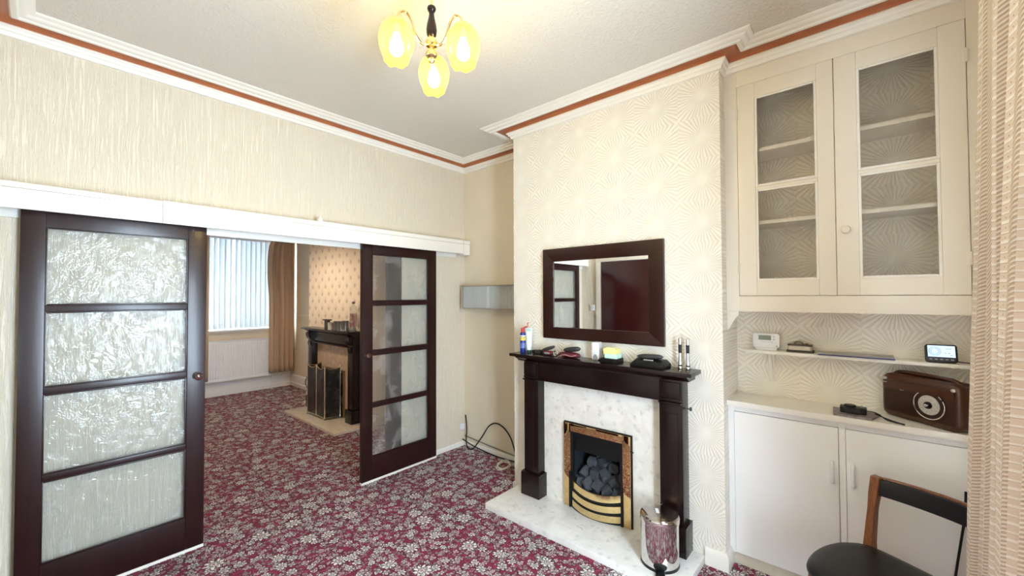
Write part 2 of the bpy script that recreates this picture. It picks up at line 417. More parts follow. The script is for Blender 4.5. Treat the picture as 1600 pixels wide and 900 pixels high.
def bez(p0, p1, p2, p3, n=12):
    return [Vector(p0)*(1-t)**3 + Vector(p1)*3*t*(1-t)**2 + Vector(p2)*3*t*t*(1-t) + Vector(p3)*t**3 for t in [i/n for i in range(n+1)]]
def crom(pts, n=8):
    P = [Vector(p) for p in pts]; P = [P[0]*2-P[1]] + P + [P[-1]*2-P[-2]]; out = []
    for i in range(1, len(P)-2):
        a, b, c, d = P[i-1:i+3]
        for k in range(n):
            t = k/n; out.append(.5*((2*b)+(c-a)*t+(2*a-5*b+4*c-d)*t*t+(3*b-a-3*c+d)*t**3))
    return out + [P[-2]]

# ------------------------------------------------------------------ room dimensions
XL, XA, XR = -2.79, .382, .345      # left wall, alcove backs
YF, YFAR, TH = -3.70, 4.55, .235    # front wall, far wall, partition thickness
YCL, YCR = -1.024, -2.598           # chimney breast
ZC = 2.95
OX0, OX1, OZ = -1.965, -.395, 2.01  # opening in the partition
FY0, FY1 = 1.25, 2.928              # far chimney breast
st = dict(kind='structure')
# ------------------------------------------------------------------ setting
tag(MB().box(XL-.2, XA+.2, YF-.2, YFAR+.2, -.1, 0).build('floor', CARPET), 'burgundy carpet with dense cream and pink flowers through both rooms', 'carpet', **st)
tag(MB().box(XL-.2, XA+.2, YF-.2, YFAR+.2, ZC, ZC+.1).build('ceiling', CEIL), 'white stippled ceiling over both rooms', 'ceiling', **st)
m = MB()
m.box(XL, OX0, 0, TH, 0, ZC).box(OX1, XA, 0, TH, 0, ZC).box(OX0, OX1, 0, TH, OZ, ZC)
tag(m.build('wall_back', STRI), 'cream striated wallpapered partition wall with wide opening to the far room', 'wall', **st)
tag(B(XL-.15, XL, YF, YFAR, 0, ZC).build('wall_left', STRI), 'cream wall with the burgundy door, seen in the mirror', 'wall', **st)
tag(B(XA, XA+.15, YCL-.5, YFAR, 0, ZC).build('wall_right', plain('cream_alcove_paper', (.74, .66, .52), .6, var=.05, scale=3, bump=.2)), 'cream alcove wall left of the chimney breast', 'wall', **st)
m = MB()
m.box(0, XA, YCR, -1.99, 0, ZC).box(0, XA, -1.58, YCL, 0, ZC).box(0, XA, -1.99, -1.58, .60, ZC).box(.24, XA, -1.99, -1.58, 0, .6).box(0, .24, -1.99, -1.58, 0, .035)
tag(m.build('wall_chimney', SUN), 'chimney breast papered in cream embossed sunbursts', 'wall', **st)
tag(B(XR, XR+.18, YF, YCR, 0, ZC).build('wall_alcove', SUN), 'sunburst papered alcove wall behind the shelf and cupboards', 'wall', **st)
m = MB()
WX0, WX1, WZ0, WZ1 = -2.05, -.95, .40, 2.30
m.box(XL, WX0, YF-.2, YF, 0, ZC).box(WX1, XR, YF-.2, YF, 0, ZC).box(WX0, WX1, YF-.2, YF, 0, WZ0).box(WX0, WX1, YF-.2, YF, WZ1, ZC)
tag(m.build('wall_front', STRI), 'wall with the near window, behind the woven curtain', 'wall', **st)
m = MB()
FX0, FX1, FZ0, FZ1 = -1.0, .10, 1.045, 2.52
m.box(XL, FX0, YFAR, YFAR+.2, 0, ZC).box(FX1, XA, YFAR, YFAR+.2, 0, ZC).box(FX0, FX1, YFAR, YFAR+.2, 0, FZ0).box(FX0, FX1, YFAR, YFAR+.2, FZ1, ZC)
tag(m.build('wall_far', plain('far_cream_paper', (.74, .64, .50), .6, var=.05, scale=3, bump=.2)), 'cream end wall of the far room around its window', 'wall', **st)
m = MB()
m.box(0, XA, FY0, 1.80, 0, ZC).box(0, XA, 2.36, FY1, 0, ZC).box(0, XA, 1.80, 2.36, .60, ZC).box(.22, XA, 1.80, 2.36, 0, .6)
tag(m.build('wall_far_chimney', TUFT), 'far room chimney breast in peach buttoned pattern wallpaper', 'wall', **st)
# lining of the opening
m = MB()
m.box(OX0-.001, OX0+.018, -.002, TH+.002, 0, OZ-.018).box(OX1-.018, OX1+.001, -.002, TH+.002, 0, OZ-.018).box(OX0, OX1, .06, TH+.002, OZ-.018, OZ+.001)
tag(m.build('trim_1', DOORWOOD), 'dark stained lining of the opening between the rooms', 'door lining', **st)
# cornice: three mitred runs
def run(name, path, prof, mat, closed=True):
    P = [Vector((x, y)) for x, y in path]; N = len(P); offs = []
    for i in range(N):
        d1 = (P[i]-P[i-1]).normalized(); d2 = (P[(i+1) % N]-P[i]).normalized()
        if not closed and i == 0: d1 = d2
        if not closed and i == N-1: d2 = d1
        n1 = Vector((d1.y, -d1.x)); n2 = Vector((d2.y, -d2.x))
        offs.append((n1+n2)/(1+n1.dot(n2)))
    rings = [[(p.x+o.x*s, p.y+o.y*s, z) for s, z in prof] for p, o in zip(P, offs)]
    if closed: rings.append(rings[0])
    m = MB(); m.loops(rings, True, not closed)
    bmesh.ops.remove_doubles(m.bm, verts=m.bm.verts, dist=1e-6)
    return m.build(name, mat, smooth=28)
path = [(XL, 0), (XA, 0), (XA, YCL), (0, YCL), (0, YCR), (.1, YCR), (.1, YF), (XL, YF)]
tag(run('trim_2', path, [(.112, 2.951), (.112, 2.926), (.118, 2.916), (.128, 2.913), (.138, 2.914), (.146, 2.921), (.158, 2.923), (.170, 2.930), (.174, 2.935), (.184, 2.937), (.196, 2.945), (.196, 2.951)], WHITEP), 'white outer moulding of the cornice on the ceiling', 'cornice', **st)
tag(run('trim_3', path, [(.0, 2.951), (.028, 2.905), (.040, 2.921), (.058, 2.932), (.08, 2.936), (.10, 2.934), (.119, 2.928), (.119, 2.951)], TERRA), 'terracotta painted hollow of the cornice', 'cornice', **st)
tag(run('trim_4', path, [(-.001, 2.918), (.038, 2.918), (.044, 2.912), (.043, 2.904), (.034, 2.899), (.030, 2.889), (.020, 2.884), (.017, 2.874), (.014, 2.867), (.004, 2.864), (-.001, 2.864)], WHITEP), 'white lower moulding of the cornice on the walls', 'cornice', **st)
# skirtings
SK = [(-.001, 0), (.018, 0), (.018, .07), (.012, .085), (.006, .095), (-.001, .095)]
SKL = [(-.001, 0), (.012, 0), (.012, .038), (.006, .045), (-.001, .045)]
tag(run('baseboard_right', [(OX1+.36, 0), (XA, 0), (XA, YCL), (.0, YCL), (.0, -1.085)], SKL, WHITEP, False), 'low white skirting round the left alcove', 'skirting', **st)
tag(run('baseboard_front', [(0, -2.49), (0, YCR), (.12, YCR)], SK, WHITEP, False), 'white skirting at the right corner of the chimney breast', 'skirting', **st)
tag(run('baseboard_far', [(XL, YFAR), (XA, YFAR), (XA, FY1), (0, FY1), (0, 2.735)], [(-.001, 0), (.03, 0), (.03, .06), (.022, .07), (.022, .185), (.012, .20), (-.001, .20)], plain('far_white_paint', (.78, .77, .76), .35, var=.02), False), 'tall white stepped skirting under the far radiator', 'skirting', **st)
tag(B(XA-.012, XA+.002, FY1, YFAR, 1.235, 1.25).build('trim_5', CREAMP), 'narrow cream rail on the far alcove wall', 'rail', **st)
# windows
def window(name, x0, x1, z0, z1, y, label, mull):
    t = thing(name, label, 'window', ((x0+x1)/2, y, z0), **st)
    fr = MB(); w_ = .06
    fr.box(x0, x0+w_, y-.03, y+.03, z0, z1).box(x1-w_, x1, y-.03, y+.03, z0, z1).box(x0+w_, x1-w_, y-.03, y+.03, z0, z0+w_).box(x0+w_, x1-w_, y-.03, y+.03, z1-w_, z1)
    xs = [x0+w_]
    for q in mull: fr.box(q-.03, q+.03, y-.03, y+.03, z0+w_, z1-w_); xs += [q-.03, q+.03]
    xs.append(x1-w_)
    fr.build('frame', WHITEPL, t, .004)
    for a, b in zip(xs[::2], xs[1::2]): B(a, b, y-.004, y+.004, z0+w_, z1-w_).build('pane', CLEAR, t)
    return t
window('window_1', FX0, FX1, FZ0, FZ1, YFAR+.12, 'white framed far window behind the vertical blind', [-.45])
window('window_2', WX0, WX1, WZ0, WZ1, YF-.12, 'white framed near window behind the woven curtain', [-1.5])
tag(B(FX0-.05, FX1+.04, YFAR-.09, YFAR+.09, FZ0-.03, FZ0).build('window_sill', WHITEPL, None, .006), 'white sill board under the vertical blind', 'window sill')
# burgundy door on the left wall (in the mirror)
t = thing('door_3', 'burgundy flush door seen in the mirror beside a white architrave', 'door', (XL, -.70, 0), **st)
B(XL-.001, XL+.03, -1.14, -.34, .005, 2.045).build('panel', BURG, t, .012)
a = MB(); a.box(XL, XL+.022, -.335, -.25, 0, 2.05).box(XL, XL+.022, -1.23, -1.145, 0, 2.05).box(XL, XL+.022, -1.23, -.25, 2.05, 2.12); a.build('architrave', CREAMP, t, .006)
k = MB(); k.lathe([(.01, 0), (.01, .03), (.025, .045), (.026, .06), (.012, .07)], (XL+.03, -1.07, 1.0), 16, 'x'); k.build('knob', BRASS, t)
t = thing('light_switch', 'square white light switch by the burgundy door, seen in the mirror', 'light switch', (XL, -.19, 1.35))
MB().box(XL, XL+.012, -.232, -.148, 1.345, 1.43).build('plate', WHITEPL, t, .003); B(XL+.012, XL+.018, -.20, -.18, 1.375, 1.40).build('rocker', WHITEPL, t, .002)

# ------------------------------------------------------------------ sliding doors
def sliding(name, x0, x1, g0, g1, label, knob_x):
    yf, yb = -.056, -.020
    t = thing(name, label, 'door', ((x0+x1)/2, -.038, 0), **st)
    zs = [(.21, .624), (.659, 1.064), (1.102, 1.487), (1.522, 1.922)]
    B(x0, g0, yf, yb, .018, 2.03).build('stile', DOORWOOD, t, .003)
    B(g1, x1, yf, yb, .018, 2.03).build('stile', DOORWOOD, t, .003)
    B(g0, g1, yf, yb, 1.922, 2.03).build('rail', DOORWOOD, t, .003)
    B(g0, g1, yf, yb, .018, .21).build('rail', DOORWOOD, t, .003)
    for z0, z1 in ((.624, .659), (1.064, 1.102), (1.487, 1.522)): B(g0, g1, yf+.004, yb, z0, z1).build('glazing_bar', DOORWOOD, t, .006)
    for z0, z1 in zs:
        p = B(g0-.002, g1+.002, -.040, -.036, z0-.002, z1+.002).build('pane', PANE, t)
        bd = MB()
        for a in ((g0, g0+.007, z0, z1), (g1-.007, g1, z0, z1), (g0+.007, g1-.007, z0, z0+.007), (g0+.007, g1-.007, z1-.007, z1)): bd.box(a[0], a[1], -.050, -.041, a[2], a[3])
        bd.build('bead', DOORWOOD, t, .002)
    B(x0, x1, yf-.004, yb, .001, .018).build('bottom_strip', WHITEP, t, .002)['label'] = 'white strip along the bottom edge'
    kb = MB(); kb.lathe([(.022, 0), (.022, -.004), (.009, -.008), (.009, -.018), (.021, -.026), (.023, -.034), (.018, -.042), (.006, -.046)], (knob_x, yf, 1.068), 18, 'y'); kb.build('knob', wood(name+'_knob_wood', (.09, .03, .02), (.05, .015, .01), .2, .6), t)
    return t
sliding('door_1', -2.632, -1.874, -2.548, -1.966, 'left dark mahogany sliding door with four obscured glass panes', -1.914)
sliding('door_2', -.811, -.037, -.718, -.130, 'right dark mahogany sliding door with four obscured glass panes', -.768)
# pelmet and track
t = thing('door_pelmet', 'long white boxed pelmet hiding the sliding door track', 'pelmet', (-1.2, -.06, 1.99))
for i, (a, b) in enumerate(((XL+.002, -2.100), (-2.0985, -1.190), (-1.1885, .262))):
    B(a, b, -.121, -.103, 1.995, 2.094).build('front_board', WHITEP, t, .0015)
    B(a, b, -.119, -.0005, 2.096, 2.124 + .004*i).build('top_ledge', WHITEP, t, .003)
MB().box(.265, .352, -.121, -.012, 1.985, 2.094).build('end_block', WHITEP, t, .003); B(.264, .355, -.123, -.0005, 2.096, 2.132).build('end_ledge', WHITEP, t, .002)
MB().prism([(-1.200, 2.126), (-1.165, 2.126), (-1.172, 2.150), (-1.186, 2.172), (-1.197, 2.150)], 'y', -.115, -.085).build('wedge_block', WHITEP, t, .002)
m = MB(); m.box(XL+.003, .25, -.016, -.0005, 1.962, 2.02); m.build('track_batten', WHITEP, t, .002)
m = MB(); m.tube([(XL+.01, -.040, 2.052), (.255, -.040, 2.052)], .014, 10); m.build('track', plain('track_steel', (.55, .57, .60), .35, .7), t)
# ------------------------------------------------------------------ chandelier
CX, CY = -1.49, -1.85
t = thing('chandelier', 'three arm brass ceiling light with dark wooden column and lit yellow glass shades', 'ceiling light', (CX, CY, 2.53))
MB().lathe([(.055, 2.95), (.055, 2.944), (.048, 2.935), (.03, 2.928), (.010, 2.922)], (CX, CY, 0), 24).build('ceiling_rose', BRASS, t)
MB().cyl((CX, CY, 2.775), .0055, .16, 10).build('rod', BRASS, t)
MB().lathe([(.006, 2.787), (.017, 2.784), (.019, 2.777), (.016, 2.768), (.012, 2.763), (.011, 2.752), (.014, 2.735), (.020, 2.708), (.0225, 2.685), (.020, 2.665), (.014, 2.652), (.010, 2.648)], (CX, CY, 0), 24).build('column', MAHOG, t)
MB().lathe([(.010, 2.650), (.021, 2.646), (.025, 2.636), (.027, 2.624), (.022, 2.612), (.010, 2.606), (.009, 2.596), (.022, 2.590), (.026, 2.580), (.024, 2.571), (.012, 2.562), (.015, 2.556), (.013, 2.549), (.004, 2.541), (.003, 2.530), (.001, 2.527)], (CX, CY, 0), 24).build('hub', BRASS, t)
SHADE = mat_shade(); BULBM = emit('lit_bulb', (1.0, .83, .55), BULB)
for k in range(3):
    a = radians(48 + 120*k); d = Vector((cos(a), sin(a), 0)); c0 = Vector((CX, CY, 0))
    def P(r, z): return c0 + d*r + Vector((0, 0, z))
    pts = crom([P(.015, 2.620), P(.045, 2.612), P(.072, 2.640), P(.090, 2.690), P(.115, 2.716), P(.141, 2.702), P(.153, 2.668)], 7)
    arm = MB().tube(pts, .0048, 8).build('arm', BRASS, t)
    q = P(.153, 0)
    MB().lathe([(.008, 2.672), (.026, 2.668), (.030, 2.660), (.028, 2.655)], q, 18).build('gallery', BRASS, arm)
    # tulip shade: open at the bottom with a wavy rim
    prof = [(.022, 2.660), (.045, 2.650), (.062, 2.625), (.070, 2.592), (.068, 2.560), (.058, 2.530), (.049, 2.512), (.050, 2.500)]
    n = 28; rings = []
    for i, (r, z) in enumerate(prof):
        wv = max(0, (i-4)/3)
        rings.append([q + Vector(((r+.004*wv*cos(6*2*pi*j/n))*cos(2*pi*j/n), (r+.004*wv*cos(6*2*pi*j/n))*sin(2*pi*j/n), z + .007*wv*cos(6*2*pi*j/n))) for j in range(n)])
    MB().loops(rings, True, False).build('shade', SHADE, t)
    MB().lathe([(.012, 2.650), (.013, 2.610)], q, 12).build('lamp_holder', WHITEPL, arm)
    MB().lathe([(.010, 2.612), (.014, 2.600), (.024, 2.572), (.027, 2.552), (.023, 2.534), (.012, 2.525), (.003, 2.523)], q, 16).build('bulb', BULBM, arm)

# ------------------------------------------------------------------ near fireplace
t = thing('hearth', 'white marble hearth slab on the carpet under the near fireplace', 'hearth', (-.2, -1.8, 0))
B(-.405, -.001, -2.488, -1.085, 0, .044).build('slab', HEARTH, t, .003)
ZH = .044
t = thing('fire_surround', 'dark mahogany fire surround with cream marble back panel and cluttered shelf', 'fireplace', (-.09, -1.8, ZH))
MB().box(-.183, 0, -2.479, -1.128, 1.097, 1.120).build('mantel_shelf', MAHOG, t, .006)
m = MB(); m.prism([(-.150, 1.097), (-.150, 1.088), (-.135, 1.078), (-.120, 1.070), (-.112, 1.060), (0, 1.060), (0, 1.097)], 'y', -2.445, -1.162); m.build('shelf_moulding', MAHOG, t)
B(-.092, 0, -2.265, -1.345, .922, 1.060).build('frieze', MAHOG, t, .003)
for s, (y0, y1) in enumerate(((-1.345, -1.210), (-2.402, -2.265))):
    lg = B(-.100, 0, y0, y1, .21, 1.060).build('leg', MAHOG, t, .003)
    B(-.106, -.1005, y0+.028, y1-.028, .26, .86).build('raised_panel', MAHOG, lg, .004)
    B(-.122, 0, y0-.018, y1+.018, ZH, .20).build('plinth_block', MAHOG, lg, .003)
    MB().prism([(-.122, .20), (-.118, .212), (-.104, .218), (0, .218), (0, .20)], 'y', y0-.018, y1+.018).build('plinth_cap', MAHOG, lg)
    c = MB(); c.box(-.118, -.1, y0+.012, y1-.012, .955, 1.045).box(-.114, -.1, y0+.005, y1-.005, .935, .948).box(-.124, -.1, y0+.002, y1-.002, .918, .928); c.build('capital_block', MAHOG, lg, .003)
m = MB()
m.box(-.022, -.0005, -2.265, -2.00, ZH, .922).box(-.022, -.0005, -1.575, -1.345, ZH, .922).box(-.022, -.0005, -2.00, -1.575, .595, .922)
m.build('marble_panel', MARBLE, t)['label'] = 'cream marble back panel round the gas fire'
# gas fire
t = thing('gas_fire', 'inset gas fire with shiny brass frame, bowed bars and black coals', 'gas fire', (-.03, -1.795, ZH))
FY_0, FY_1 = -2.051, -1.537
def ring(y0, y1, z0, z1, w_, wb, x0, x1, m):
    m.box(x0, x1, y0, y0+w_, z0, z1).box(x0, x1, y1-w_, y1, z0, z1).box(x0, x1, y0+w_, y1-w_, z1-w_, z1)
    if wb: m.box(x0, x1, y0+w_, y1-w_, z0, z0+wb)
    return m
ring(FY_0-.006, FY_1+.006, ZH, .646, .012, 0, -.034, -.0225, MB()).build('backing_rim', BLACKM, t)
ring(FY_0, FY_1, ZH, .640, .056, 0, -.046, -.0345, MB()).build('brass_frame', plain('mirror_brass', (.80, .56, .27), .03, 1.0, var=.04), t, .003)
ring(FY_0+.057, FY_1-.057, ZH, .583, .02, 0, -.040, -.024, MB()).build('inner_trim', BLACKM, t)
m = MB(); m.box(.222, .238, -1.985, -1.585, .0445, .59).box(-.02, .222, -1.985, -1.975, .0445, .59).box(-.02, .222, -1.595, -1.585, .0445, .59).box(-.02, .222, -1.975, -1.595, .585, .595).box(-.0005, .222, -1.975, -1.595, .0445, .05)
m.build('firebox', plain('firebox_black', (.018, .021, .027), .6), t)
B(.0, .2, -1.97, -1.60, .05, .17).build('burner_tray', BLACKM, t); B(-.02, -.01, -1.975, -1.595, .45, .57).build('hood', BLACKM, t)
COAL = plain('coal', (.045, .05, .06), .75, var=.3, scale=60, bump=.6)
rc = random.Random(4)
spots = [(.02, -1.63, .21), (.015, -1.70, .215), (.02, -1.775, .21), (.015, -1.85, .205), (.02, -1.925, .205), (.06, -1.65, .27), (.06, -1.735, .285), (.065, -1.81, .28), (.06, -1.89, .27), (.11, -1.69, .34), (.11, -1.78, .35), (.115, -1.86, .34), (.10, -1.94, .30), (.15, -1.74, .40), (.15, -1.83, .39)]
for p in spots:
    m = MB(); bmesh.ops.create_icosphere(m.bm, subdivisions=2, radius=.043)
    off = Vector((rc.random()*9, rc.random()*9, rc.random()*9)); R = Matrix.Rotation(rc.random()*6, 3, Vector((rc.random(), rc.random(), rc.random()+.1)).normalized())
    for v in m.bm.verts:
        c = v.co.normalized(); q = Vector([max(-.62, min(.62, k)) for k in c]); v.co = R @ (q*.06*(1+.25*noise.noise(c*2+off))); v.co.z *= 1.05; v.co += Vector(p)
    m.build('coal', COAL, t, smooth=25)
# bowed fret: bars follow an arc in plan
def bow(y, dep): s_ = (y+1.79)/.200; return -.040 - dep*max(0, 1-s_*s_)
def bar(z0, z1, dep, mat, name, drop=0.0):
    ys = [-1.988+.396*i/16 for i in range(17)]
    rings = []
    for y in ys:
        x = bow(y, dep); s_ = (y+1.79)/.2; dz = -drop*(1-s_*s_)
        rings.append([(x, y, z0+dz), (x, y, z1+dz), (x+.012, y, z1+dz), (x+.012, y, z0+dz)])
    return MB().loops(rings).build(name, mat, t)
bar(.20, .245, .050, BRASS, 'brass_bar', .03); bar(.175, .20, .048, BLACKM, 'black_bar', .028)
bar(.130, .172, .056, BRASS, 'brass_bar', .022); bar(.108, .130, .054, BLACKM, 'black_bar', .02)
bar(.062, .105, .060, BRASS, 'brass_bar', .012); bar(.046, .062, .058, BLACKM, 'black_bar', .001)
for y in (-1.990, -1.590): B(-.052, -.034, y-.008, y+.008, ZH, .30).build('end_post', BLACKM, t, .002)
k = MB(); k.tube([(-.03, -2.058, .543), (-.045, -2.07, .545)], .004, 8); k.build('control_knob', BLACKM, t)

# ------------------------------------------------------------------ mirror
t = thing('wall_mirror', 'rectangular mirror in a wide dark brown wooden frame above the mantel', 'mirror', (-.013, -1.806, 1.24))
y0, y1, z0, z1 = -2.2715, -1.3405, 1.2394, 1.9156; gy0, gy1, gz0, gz1 = -2.175, -1.437, 1.325, 1.818
for nm, poly in (('frame_rail', [(y0, z1), (y1, z1), (gy1, gz1), (gy0, gz1)]), ('frame_rail', [(y0, z0), (y1, z0), (gy1, gz0), (gy0, gz0)]), ('frame_stile', [(y1, z0), (y1, z1), (gy1, gz1), (gy1, gz0)]), ('frame_stile', [(y0, z0), (y0, z1), (gy0, gz1), (gy0, gz0)])):
    MB().prism(poly, 'x', -.026, 0).build(nm, FRAMEWOOD, t, .0015)
B(-.018, -.008, gy0, gy1, gz0, gz1).build('mirror_glass', plain('silvered_glass', (.93, .93, .92), .0, 1.0, var=0), t)
# ------------------------------------------------------------------ things on the mantel (top z = 1.12)
ZM = 1.12
t = thing('spray_can', 'blue and yellow spray can with red cap at the left end of the mantel', 'spray can', (-.085, -1.186, ZM))
c = (-.085, -1.186, 0); BLUE = plain('can_blue', (.012, .03, .22), .3)
MB().lathe([(.0215, 1.120), (.0225, 1.124), (.0225, 1.262), (.021, 1.270), (.016, 1.276)], c, 24).build('can_body', BLUE, t)
MB().lathe([(.0228, 1.214), (.0228, 1.240)], c, 24, cap=False).build('yellow_band', plain('can_yellow', (.85, .68, .10), .4), t)
MB().lathe([(.0228, 1.245), (.0228, 1.253)], c, 24, cap=False).build('white_band', WHITEPL, t)
MB().lathe([(.0228, 1.155), (.0228, 1.195)], c, 24, cap=False).build('lettering_band', plain('can_pale_blue', (.16, .22, .55), .4, var=.5, scale=220), t)
cp = MB(); cp.lathe([(.015, 1.274), (.015, 1.305), (.012, 1.309)], c, 18); cp.build('cap', plain('red_plastic', (.55, .045, .05), .4), t)
cp = MB(); cp.tube([(-.09, -1.20, 1.312), (-.09, -1.232, 1.322)], .006, 8); cp.tube([(-.09, -1.228, 1.322), (-.09, -1.242, 1.326), (-.088, -1.234, 1.348), (-.087, -1.246, 1.352)], .0035, 8); cp.build('straw_nozzle', plain('red_plastic', (.55, .045, .05), .4), t)
fwd = Vector((-.93, -.37, 0)).normalized(); sd = Vector((0, 0, 1)).cross(fwd)
Mt = Matrix((( sd.x, 0, fwd.x, c[0]+fwd.x*.0235), (sd.y, 0, fwd.y, c[1]+fwd.y*.0235), (0, 1, 0, 1.227), (0, 0, 0, 1)))
text_mesh('lettering', 'WD-40', .0125, plain('can_navy', (.01, .015, .10), .4), t, Mt)
t = thing('cream_tube', 'pale mint cream tube standing on its dark green cap on the mantel', 'tube', (-.075, -1.240, ZM))
c = Vector((-.075, -1.240, 0)); d = Vector((sd.x, sd.y, 0)); e = Vector((fwd.x, fwd.y, 0)); rings = []
for z, hw, th_ in ((1.142, .018, .016), (1.17, .020, .016), (1.22, .0225, .012), (1.27, .025, .006), (1.298, .0255, .0015), (1.310, .0255, .0015)):
    rings.append([c + d*hw*cos(2*pi*k/20) + e*th_*sin(2*pi*k/20) + Vector((0, 0, z)) for k in range(20)])
MB().loops(rings).build('tube_body', plain('mint_plastic', (.78, .89, .87), .35, var=.02), t)
MB().lathe([(.018, 1.12), (.019, 1.122), (.018, 1.142), (.014, 1.144)], c, 20).build('screw_cap', plain('dark_green_plastic', (.03, .09, .08), .4), t)
MB().loops([[c + d*.021*sx*(1-.25*(k)) + e*(.0035+.0008) + Vector((0, 0, 1.303-.016*k)) for sx in (-1, 1)] for k in (0, 1)], False, False).build('green_mark', plain('label_green', (.35, .60, .52), .4), t)
def blob(name, rings, mat, parent, **k): return MB().loops(rings).build(name, mat, parent, **k)
def capsule(c, L, w_, h, ang, tilt=0.0, n=18, ends=6, power=2.6):
    """rounded bar along its length in direction ang"""
    dx = Vector((cos(ang), sin(ang), 0)); dy = Vector((-sin(ang), cos(ang), 0)); R = []
    for i in range(ends*2+1):
        s_ = -1 + 2*i/(ends*2); k = max(.02, (1-abs(s_)**3.2))**.5
        base = Vector(c) + dx*(s_*L/2) + Vector((0, 0, tilt*s_*L/2))
        ring = []
        for j in range(n):
            a = 2*pi*j/n; ca, sa = cos(a), sin(a)
            ring.append(base + dy*(w_/2*k*math.copysign(abs(ca)**(2/power), ca)) + Vector((0, 0, h/2*k*math.copysign(abs(sa)**(2/power), sa))))
        R.append(ring)
    return R
SH = radians(-90)
CHARC = plain('charcoal_plastic', (.022, .022, .020), .45); MAROON = plain('maroon_plastic', (.11, .006, .018), .3)
t = thing('cable_adapter', 'tangle of black cable with a small plug on the mantel', 'cable', (-.06, -1.335, ZM))
m = MB()
for k in range(4):
    pts = [(-.06+.035*cos(a*2*pi/16+k)+.006*sin(3*a), -1.325+.045*sin(a*2*pi/16+k*.7), ZM+.005+.006*k) for a in range(16)]
    m.tube(pts, .0042, 6, True)
m.build('coil', BLACKP, t)
B(-.085, -.055, -1.325, -1.29, ZM, ZM+.028).build('plug', BLACKP, t, .004)
t = thing('spectacle_case', 'small maroon case with grey lens cloth beside the black cable', 'case', (-.085, -1.43, ZM))
blob('case_body', capsule((-.085, -1.435, ZM+.017), .105, .05, .034, SH-.1), MAROON, t); blob('grip', capsule((-.075, -1.425, ZM+.048), .105, .032, .026, SH+.35, .30), CHARC, t)
MB().box(-.114, -.106, -1.46, -1.415, ZM+.012, ZM+.024).build('highlight_strip', GREYP, t, .002)
t = thing('chrome_bell', 'small chrome ring fitting between two maroon gadgets on the mantel', 'fitting', (-.1, -1.515, ZM))
m = MB(); m.tube([(-.11, -1.515+.018*cos(a*pi/10), ZM+.024+.018*sin(a*pi/10)) for a in range(20)], .006, 8, True); m.build('ring', CHROME, t)
t = thing('hair_clipper', 'maroon and black hand held gadget with rounded black top', 'clipper', (-.085, -1.62, ZM))
blob('body', capsule((-.09, -1.62, ZM+.02), .19, .06, .040, SH-.05), MAROON, t); blob('grip', capsule((-.08, -1.635, ZM+.058), .135, .045, .036, SH+.12, .12), CHARC, t)
MB().tube(crom([(-.121, -1.56, ZM+.012), (-.123, -1.60, ZM+.022), (-.123, -1.65, ZM+.016), (-.118, -1.69, ZM+.024)], 6), .003, 6).build('edge_line', plain('pale_pink_plastic', (.55, .30, .32), .4), t)
t = thing('air_freshener', 'white upright air freshener with round topped front and grey base patch', 'air freshener', (-.05, -1.815, ZM))
MB().rbox(-.075, -.025, -1.846, -1.790, ZM, ZM+.122, .014, 'x').build('body', WHITEPL, t, .006)
MB().prism([(-1.835+.017*(1-cos(a*pi/10)), ZM+.002+.038*sin(a*pi/10)) for a in range(11)], 'x', -.0785, -.075).build('front_patch', GREYP, t)
t = thing('note_box', 'black tray box under the coloured sticky notes on the mantel', 'box', (-.085, -1.945, ZM))
MB().box(-.135, -.035, -2.005, -1.888, ZM, ZM+.030).build('tray', BLACKP, t, .004); MB().lathe([(.006, 0), (.005, -.003)], (-.1355, -1.985, ZM+.016), 12, 'x').build('stud', CHROME, t)
t = thing('sticky_notes', 'block of sticky notes, yellow over mint, on a black tray', 'note pad', (-.085, -1.95, ZM+.03))
B(-.125, -.050, -2.000, -1.915, ZM+.030, ZM+.058).build('mint_pad', plain('mint_paper', (.60, .82, .70), .8), t, .001)
B(-.122, -.048, -1.990, -1.905, ZM+.0585, ZM+.092).build('yellow_pad', plain('yellow_paper', (.90, .80, .30), .8), t, .001)
B(-.112, -.056, -1.983, -1.915, ZM+.0925, ZM+.098).build('pale_pad', plain('pale_yellow_paper', (.92, .88, .55), .8), t, .001)
t = thing('desk_phone', 'black cordless phone lying across its cradle on the mantel', 'telephone', (-.09, -2.205, ZM))
R = []
for x, zt in ((-.145, .022), (-.128, .036), (-.07, .050), (-.03, .046), (-.02, .03)): R.append([(x, -2.310, ZM), (x, -2.312, ZM+zt*.55), (x, -2.29, ZM+zt), (x, -2.12, ZM+zt), (x, -2.098, ZM+zt*.55), (x, -2.10, ZM)])
MB().loops(R).build('cradle', BLACKP, t, .004)
blob('handset', capsule((-.085, -2.205, ZM+.062), .165, .048, .030, SH+.06, .04), plain('soft_black_plastic', (.03, .03, .031), .3), t)
MB().rbox(-.118, -.104, -2.235, -2.175, ZM+.040, ZM+.046, .004).build('keypad', GREYP, t, .001)
def torch(y, lab):
    t = thing('pen_torch', lab, 'torch', (-.065, y, ZM), group='steel pen torches on the mantel')
    c = (-.065, y, ZM)
    MB().lathe([(.0125, 0), (.0135, .002), (.0135, .018), (.0125, .020)], c, 18).build('lens_ring', CHROME, t)
    MB().lathe([(.0118, .020), (.0118, .028)], c, 18).build('groove', BLACKP, t)
    MB().lathe([(.0125, .028), (.0125, .040), (.0095, .058), (.0092, .098)], c, 18).build('barrel', plain('satin_steel', (.70, .69, .68), .22, .9), t)
    MB().lathe([(.0098, .098), (.0100, .148)], c, 18).build('grip', BLACKP, t)
    MB().lathe([(.0092, .148), (.0092, .180), (.006, .188), (.002, .190)], c, 18).build('tail', CHROME, t)
torch(-2.380, 'left of the two upright steel and black pen torches on the mantel')
torch(-2.424, 'right hand upright steel and black pen torch, nearest the mantel end')
